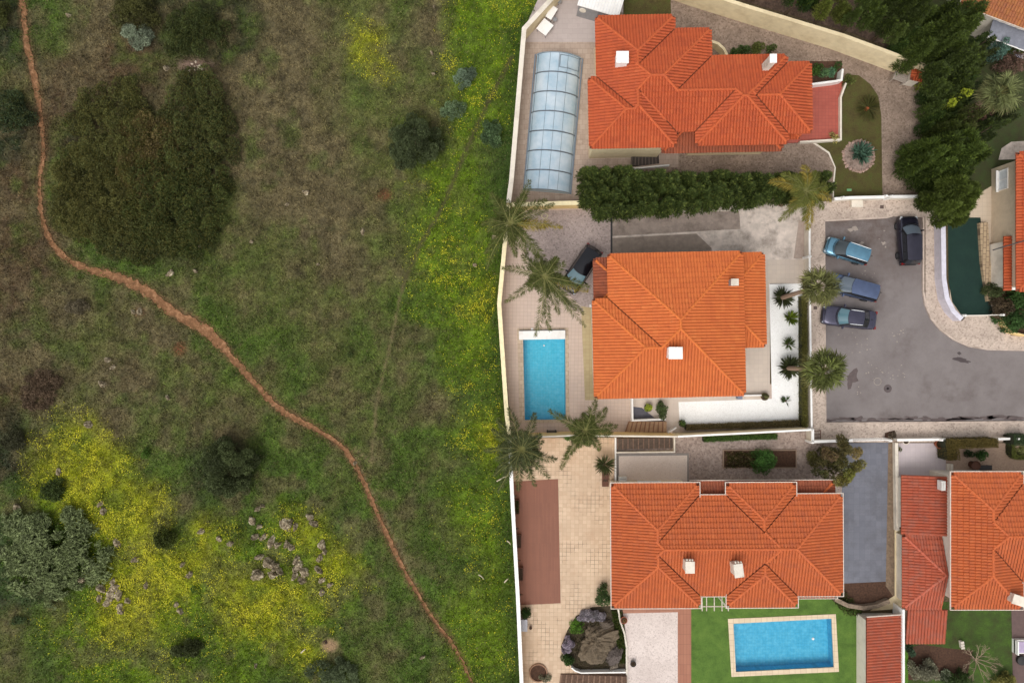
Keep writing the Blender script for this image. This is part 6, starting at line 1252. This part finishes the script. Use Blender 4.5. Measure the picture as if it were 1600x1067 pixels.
# court-side villa: tiled cornice, awning arm, vents
u = P(1574, 369, 2.4); v_ = P(1574, 455, 2.4); t = T('tiled_canopy', (u[0], v_[1], 0), 'narrow red tiled canopy along the beige villa wall', 'canopy'); shed_roof(t, [(1569,369),(1579,369),(1579,454),(1569,454)], 2.4, 3, RM1, CM1)
u = P(1551, 391, 3); v_ = P(1596, 377, 3.9); o = MB().tube([(*u, 3.0), (*v_, 4.3)], .05, 6).build('pole', DARK); tag(o, 'dark slanting pole crossing from the villa roof to its canopy', 'pole')
rail = T('metal_rack', (*P(1278, 681, .4), 0), 'brown metal rack on the pavement beside the white corner post', 'rack'); m = MB()
for b in (673, 678.5, 684, 689): u = P(1272, b, .45); v_ = P(1282, b, .45); m.tube([(*u, .45), (*v_, .45)], .03, 5)
u = P(1282, 672, .45); v_ = P(1282, 690, .45); m.tube([(*u, .13), (*u, .45), (*v_, .45), (*v_, .13)], .03, 5).build('bars', BRONZE, rail)
o = sheet('planting_square', [(1383,676),(1398,672),(1402,688),(1381,689)], SOIL, PVZ+.008); bush('shrub', 1391, 681, 8, 6, .35, (104, 92, 76), 'dry brown weeds in a gap of the pavement above the driveway gate', 'shrub', parts=False, z=.13)
x, y = P(1340, 316, .5); o = MB().box((x, y, .2), (.95, .8, .4)).box((x, y, .42), (1.0, .85, .05)).build('meter_box', OFFW); tag(o, 'cream square box on the pavement below the front lawn', 'box')
for a, b, l in ((1378, 323.5, 'small dark square drain cover on the upper pavement'), (1274, 481, 'small dark square drain cover beside the dark grey violet saloon')):
    x, y = P(a, b, .14); o = MB().box((x, y, PVZ+.012), (.32, .3, .02)).build('drain_cover', flat('iron_cover', (92, 76, 70), .8)); tag(o, l, 'drain cover')
x, y = P(1327, 297, .1); o = MB().box((x, y, .08), (.4, .2, .08)).build('valve_lid', flat('green_lid', (110, 160, 110), .6)); tag(o, 'small pale green valve lid on the front lawn', 'lid')
x, y = P(1504.5, 1007, .4); slat_bench(1504.5, 1008, .3, .75, .4, 8, 'small cream bench on the back lawn beside the leafless tree', OFFW, 3)
# garden chair and low table, barbecue
x, y = P(1529, 727, .6); t = T('barbecue', (x, y, 0), 'dark brown barbecue with a long side table on the tan gravel', 'barbecue'); MB().lathe((x-.25, y, .0), [(.3, 0), (.33, .5), (.42, .62), (.4, .68), (.3, .6)], 16).build('bowl', BRONZE, t); MB().box((x+.65, y-.2, .55), (1.1, .42, .08)).build('side_table', DARK, t)
for i in (-1, 1): MB().box((x+.65+i*.45, y-.2, .26), (.06, .3, .5)).build('leg', DARK, t)
x, y = P(1597, 1011, .5); t = T('garden_sofa', (x, y, 0), 'white framed garden sofa with a lilac cushion at the right edge', 'sofa'); MB().box((x, y, .2), (1.1, 1.2, .38)).build('frame', WHITE, t); MB().box((x+.1, y, .43), (.85, .95, .14)).build('cushion', flat('lilac_cushion', (176, 160, 186), .9), t); MB().box((x-.5, y, .5), (.1, 1.2, .5)).build('backrest', WHITE, t)
x, y = P(1597, 1032, .3); t = T('pouf', (x, y, 0), 'dark round pouf below the garden sofa', 'pouf'); MB().lathe((x, y, 0), [(.35, 0), (.42, .15), (.4, .32), (.1, .36)], 18).build('seat', DARK, t)
# awning and covered terrace by the corner villa
t = T('awning', (*P(1580, 48, 2.4), 0), 'grey pleated awning with a white edge below the ochre roofed villa', 'awning'); m = MB(); A, B = P(1552, 30, 3.0), P(1640, 63, 3.0); C_, D_ = P(1632, 92, 2.5), P(1544, 58, 2.5); rows = []
for i in range(25):
    k = i/24; z = .05*math.sin(i*1.57); rows.append([(A[0]+(B[0]-A[0])*k, A[1]+(B[1]-A[1])*k, 3+z), (D_[0]+(C_[0]-D_[0])*k, D_[1]+(C_[1]-D_[1])*k, 2.5+z)])
m.patch(rows).build('fabric', flat('awning_grey', (120, 122, 132), .8, dirt=(170, 172, 182)), t); m = MB(); m.tube([(*A, 3.06), (*B, 3.06)], .06, 5); m.tube([(*D_, 2.5), (*C_, 2.5)], .05, 5); m.build('frame', WHITE, t)
for q in (C_, D_): MB().tube([(*q, 0), (*q, 2.5)], .05, 6).build('post', WHITE, t)
sheet('terrace', [(1530,20),(1700,80),(1680,120),(1520,66)], PALE, .016); sheet('slab', [(1548,58),(1600,80),(1596,92),(1546,70)], flat('lilac_slab', (196, 196, 214), .7), .022)
# fallen coil on the parking court, rocks by the palm
x, y = P(851, 338, 0); t = T('hose_coil', (x, y, 0), 'pale coiled garden hose on the cobbled court below the short yellow wall', 'hose'); m = MB(); m.tube([(x+(.32-.05*k/12)*math.cos(k*.55), y+(.22)*math.sin(k*.55), .06+.003*k) for k in range(26)], .035, 5).build('hose', flat('hose_beige', (206, 196, 164), .6), t)
# ================================================================== field planting
bush('tree', 645, 216, 47, 52, 3.4, (62, 70, 44), 'round grey green tree standing alone in the field', 'tree', cr=.55, outline=.4, leaf=.15); bush('tree', 350, 735, 50, 53, 3.6, (66, 74, 44), 'round dark tree between the path and the yellow flowers', 'tree', cr=.6, outline=.25, leaf=.15)
F_ = 'scrub thicket in the upper left of the field'
for a in ((168,205,74,92,1.4,(74,76,40),'left lobe of the dark scrub thicket inside the path bend'),(305,205,66,104,1.6,(66,72,38),'right lobe of the dark scrub thicket'),(148,305,92,84,1.4,(80,80,42),'lower left mass of the dark scrub thicket beside the path bend'),(268,318,96,92,1.7,(62,70,34),'lower right mass of the dark scrub thicket, its darkest part'),(208,368,88,46,1.4,(68,72,38),'bottom lobe of the dark scrub thicket'),(232,240,62,78,1.1,(92,80,50),'brownish middle of the dark scrub thicket')):
    bush('thicket', *a[:5], a[5], a[6], 'thicket', F_, cr=.62, leaf=.15, dens=60, outline=.3, gaps=.12, tip=(116, 106, 48), parts=False, var=.4, flatten=.35)
for a in ((205,18,48,34,1.8,(66,66,34),'olive scrub at the top edge left of the grey green bush'),(300,38,60,50,2.2,(56,64,32),'large dark scrub at the top edge'),(2,20,26,26,1.2,(66,70,34),'low scrub at the top left corner beside the path'),(18,172,34,38,1.6,(52,64,40),'dark green bush at the left edge beside the path')):
    bush('scrub_bush', *a[:5], a[5], a[6], 'bush', cr=.6, leaf=.15, dens=70, outline=.4, tip=(92, 92, 38), parts=False)
bush('grey_bush', 212, 52, 25, 22, 1.3, (108, 116, 96), 'pale grey green bush at the edge of the dark scrub', 'bush', leaf=.14, parts=False, cr=.4); bush('bush', 80, 766, 21, 20, 1.3, (62, 74, 36), 'dark round bush left among the yellow flowers', 'bush', cr=.3); bush('bush', 257, 841, 18, 17, 1.2, (62, 70, 28), 'small dark bush amid the dense yellow flowers', 'bush', cr=.28); bush('bush', 289, 1014, 33, 18, 1.1, (60, 66, 36), 'low wide dark bush near the bottom edge', 'bush', cr=.35, outline=.5)
for a in ((728,122,22,26,1.2,(92,106,86),'feathery grey green bush in the yellow flowers'),(706,170,25,22,.9,(92,108,78),'sprawling grey green bush left of the feathery one'),(768,205,18,28,1.0,(80,100,66),'grey green bush beside the cream wall'),(525,1052,50,24,.9,(84,94,66),'straggling grey green clump at the bottom edge'),(545,555,10,9,.6,(56,66,32),'tiny dark bush in the middle of the field'),(226,712,11,9,.5,(64,88,30),'tiny green bush above the yellow flowers'),(303,918,10,9,.5,(58,84,28),'tiny green bush right of the yellow flower patch'),(382,765,14,16,.8,(76,74,52),'brownish bush at the foot of the round dark tree'),(30,968,18,10,.5,(64,78,46),'low grey bush below the silvery thicket'),(120,480,26,16,.7,(92,84,66),'dry grey brush left of the earth path'),(60,610,40,34,.6,(94,78,62),'dry purplish brush at the left of the field'),(20,690,26,18,.8,(66,66,46),'dull scrub at the left edge above the flowers')):
    bush('bush', *a[:5], a[5], a[6], 'bush', parts=False, cr=.32, outline=.5, gaps=.25, leaf=.17, asp=.28)
# silvery thicket of leaning sprays, lower left
t = T('silver_thicket', (*P(80, 870, 1), 0), 'broad silvery green thicket of leaning sprays at the lower left', 'thicket'); n = 6400; a = rng.uniform(0, 6.283, n); r = np.sqrt(rng.random(n)); px = 74+r*np.cos(a)*(92+16*np.sin(a*3+1)+8*np.sin(a*7)); py = 866+r*np.sin(a)*(78+12*np.sin(a*5)); k = px > -40; px, py, r = px[k], py[k], r[k]; n = len(px); z = .3+1.1*(1-r**2)*rng.uniform(.6, 1.1, n)
X = (px-800)/PPM*(HC-z)/HC; Y = (533.5-py)/PPM*(HC-z)/HC; m_ = fbm(X, Y, 1.1, 3, 3); keep = m_ > .36+.26*r**4; X, Y, z, m_ = X[keep], Y[keep], z[keep], m_[keep]; n = len(X); D = np.stack([rng.normal(.95, .35, n), rng.normal(.35, .4, n), rng.uniform(.1, .6, n)], 1); C = np.array(lin((142, 154, 104)))*rng.uniform(.4, 1.25, n)[:, None]
Pq = np.stack([X, Y, z], 1); ps, ds, cs = [Pq], [D], [C]
for q in range(5): o_ = D/np.linalg.norm(D, axis=1, keepdims=True)*(.1*q+.05); ps.append(Pq+o_); ds.append(D*.4+rng.normal(size=D.shape)*.5); cs.append(C*rng.uniform(.6, 1.2, n)[:, None])
Pq = np.concatenate(ps); L = np.concatenate([np.full(n, .6)]+[np.full(n, .26)]*5); leaves(Pq, np.concatenate(ds), L, L*.16+.03, np.concatenate(cs), 'foliage', LEAF, t, kink=.1)
crown('undergrowth', t, *P(74, 866, .3), .0, 3.9, 3.3, .7, (70, 88, 34), cr=.6, leaf=.2, dens=30, gaps=.05)
# rocks
RC = 'grey rocks clustered in the yellow flowers'
RB = [(402,795,4),(410,790,3),(395,815,6),(405,822,5),(398,840,7),(412,838,6),(424,845,7),(434,851,6),(444,820,9),(452,816,7),(462,822,5),(484,808,6),(492,818,6),(448,850,6),(456,855,5),(405,870,6),(420,878,8),(430,885,7),(402,898,9),(438,892,7),(462,874,6),(466,885,9),(476,893,8),(460,898,7),(503,852,7),(500,870,6),(508,862,4),(498,890,6),(502,906,6),(515,914,5),(504,925,4),(425,897,6),(472,905,6)]
ORD = ['leftmost', 'second from left', 'third from left', 'fourth from left', 'fifth from left', 'sixth from left', 'seventh from left', 'eighth from left', 'ninth from left', 'tenth from left', 'eleventh from left', 'twelfth from left']
def rows(L, n):
    L = sorted(L, key=lambda q: q[1]); k = -(-len(L)//n); return [sorted(L[i:i+k]) for i in range(0, len(L), k)]
for (a, b, s), lb in [(q, ORD[j]+' grey rock in the '+['top', 'second', 'third', 'fourth', 'bottom'][i]+' row of the broad cluster') for i, R_ in enumerate(rows(RB, 5)) for j, q in enumerate(R_)]:
    rock(a, b, s*rnd.uniform(.85, 1.25), s*rnd.uniform(.6, .9), .3+s*.03, lb, RC, 'field_rock')
for (a, b, s), lb in [(q, ORD[j]+' rock in the '+['upper', 'middle', 'lower'][i]+' row of the pile beside the silvery thicket') for i, R_ in enumerate(rows([(160,920,8),(172,930,9),(180,918,7),(188,950,8),(168,942,6),(200,938,5),(155,935,6),(176,908,5),(187,929,7)], 3)) for j, q in enumerate(R_)]: rock(a, b, s, s*.75, .4, lb, 'grey rocks piled beside the silvery thicket', 'field_rock')
for a, b, s, l in [(140,663,7,'white topped rock at the upper edge of the yellow flowers'),(93,738,6,'pale upright rock above the dark round bush'),(163,797,6,'grey rock at the top of the silvery thicket'),(157,788,5,'small grey rock touching the silvery thicket top'),(183,848,6,'flat rock right of the silvery thicket'),(213,873,6,'brown rock in the densest yellow flowers'),(28,792,6,'dull rock left above the silvery thicket'),(282,955,6,'pale rock right of the flower patch'),(276,945,4,'small rock above the pale one'),(298,896,6,'round grey rock amid flowers'),(286,882,4,'small round rock above the round grey one'),(314,830,5,'flat grey rock near the small dark bush'),(343,842,5,'tall pointed rock between bush and cluster'),(360,850,5,'grey rock left of the broad cluster'),(168,563,5,'white rock in the dry grass left of the path'),(176,574,4,'long grey rock below the white one'),(160,600,7,'brown grey rock in dry brush'),(262,621,4,'cream rock in dry grass'),(265,428,6,'white rock below the dark thicket near the path'),(304,423,4,'grey rock right of the white one by the thicket'),(312,385,4,'cream rock right of the dark thicket'),(392,378,3,'small white stone in the mid field'),(478,301,5,'pink white stone in the upper field'),(448,319,3,'tiny curved pale stone in the upper field'),(567,362,4,'cream stone above the bright green patch'),(497,413,2.5,'small white stone in the centre field'),(741,414,4,'grey white stone beside the palm shadow at the wall'),(772,371,5,'pale stone by the wall under the palm'),(677,115,3,'cream stone left of the bright grass'),(674,82,3,'pinkish stone above the cream one'),(678,10,2.5,'white stone near the top edge'),(261,107,5,'round white rock near the dark thicket top'),(107,25,4,'pointed white rock at the upper left'),(540,1026,0,''),(660,1026,4,'small grey stone near the lower path'),(399,1040,3,'white stone near the bottom edge'),(555,723.5,3,'white stone lying on the earth path'),(208,488,4,'pinkish rock left of the earth path'),(218,488,6,'brown rock beside the pinkish one'),(229,913,5,'grey stone between the rock pile and the flowers'),(130,905,7,'half buried grey rock inside the silvery thicket')]:
    if s: rock(a, b, s, s*.72, .2+s*.03, l, None, 'field_rock')
for i in range(14): rock(308+rnd.gauss(0, 6), 105+rnd.gauss(0, 3.5), rnd.uniform(1, 2.4), rnd.uniform(.8, 1.8), .1, 'cream pebble in the pale rubble patch beside the dark thicket', 'cream pebbles in the rubble patch', 'pebble', (222, 206, 184), cat='pebble')
rock(507, 1003, 3, 3, .12, 'dark stone on the bare sandy mound', None, 'field_rock', (74, 56, 44))
strew('path_pebbles', [(290,505),(345,560),(335,568),(285,512)], 60, .07, [(206, 180, 160)], .02, 'pale pebbles along the edge of the earth path', 'pebbles', 'stuff', mat=GRASSM)
for a, b, c_, d_, l in ((470,1020,477,1014,'short bleached branch lying in the yellow flowers'),(748,898,756,905,'short bleached branch in the green grass near the wall'),(788,910,794,904,'pale stick leaning toward the white coping'),(776,752,796,742,'bare pale branch sticking out beneath the dense palm'),(792,845,798,851,'thin pale stick beside the deck wall')):
    u, v_ = P(a, b, .2), P(c_, d_, .35); o = MB().tube([(*u, .12), ((u[0]+v_[0])/2+.03, (u[1]+v_[1])/2+.05, .22), (*v_, .3)], [.06, .05, .02], 6).build('branch', flat('bleached_wood', (196, 184, 160), .9)); tag(o, l, 'branch')
build_grass()
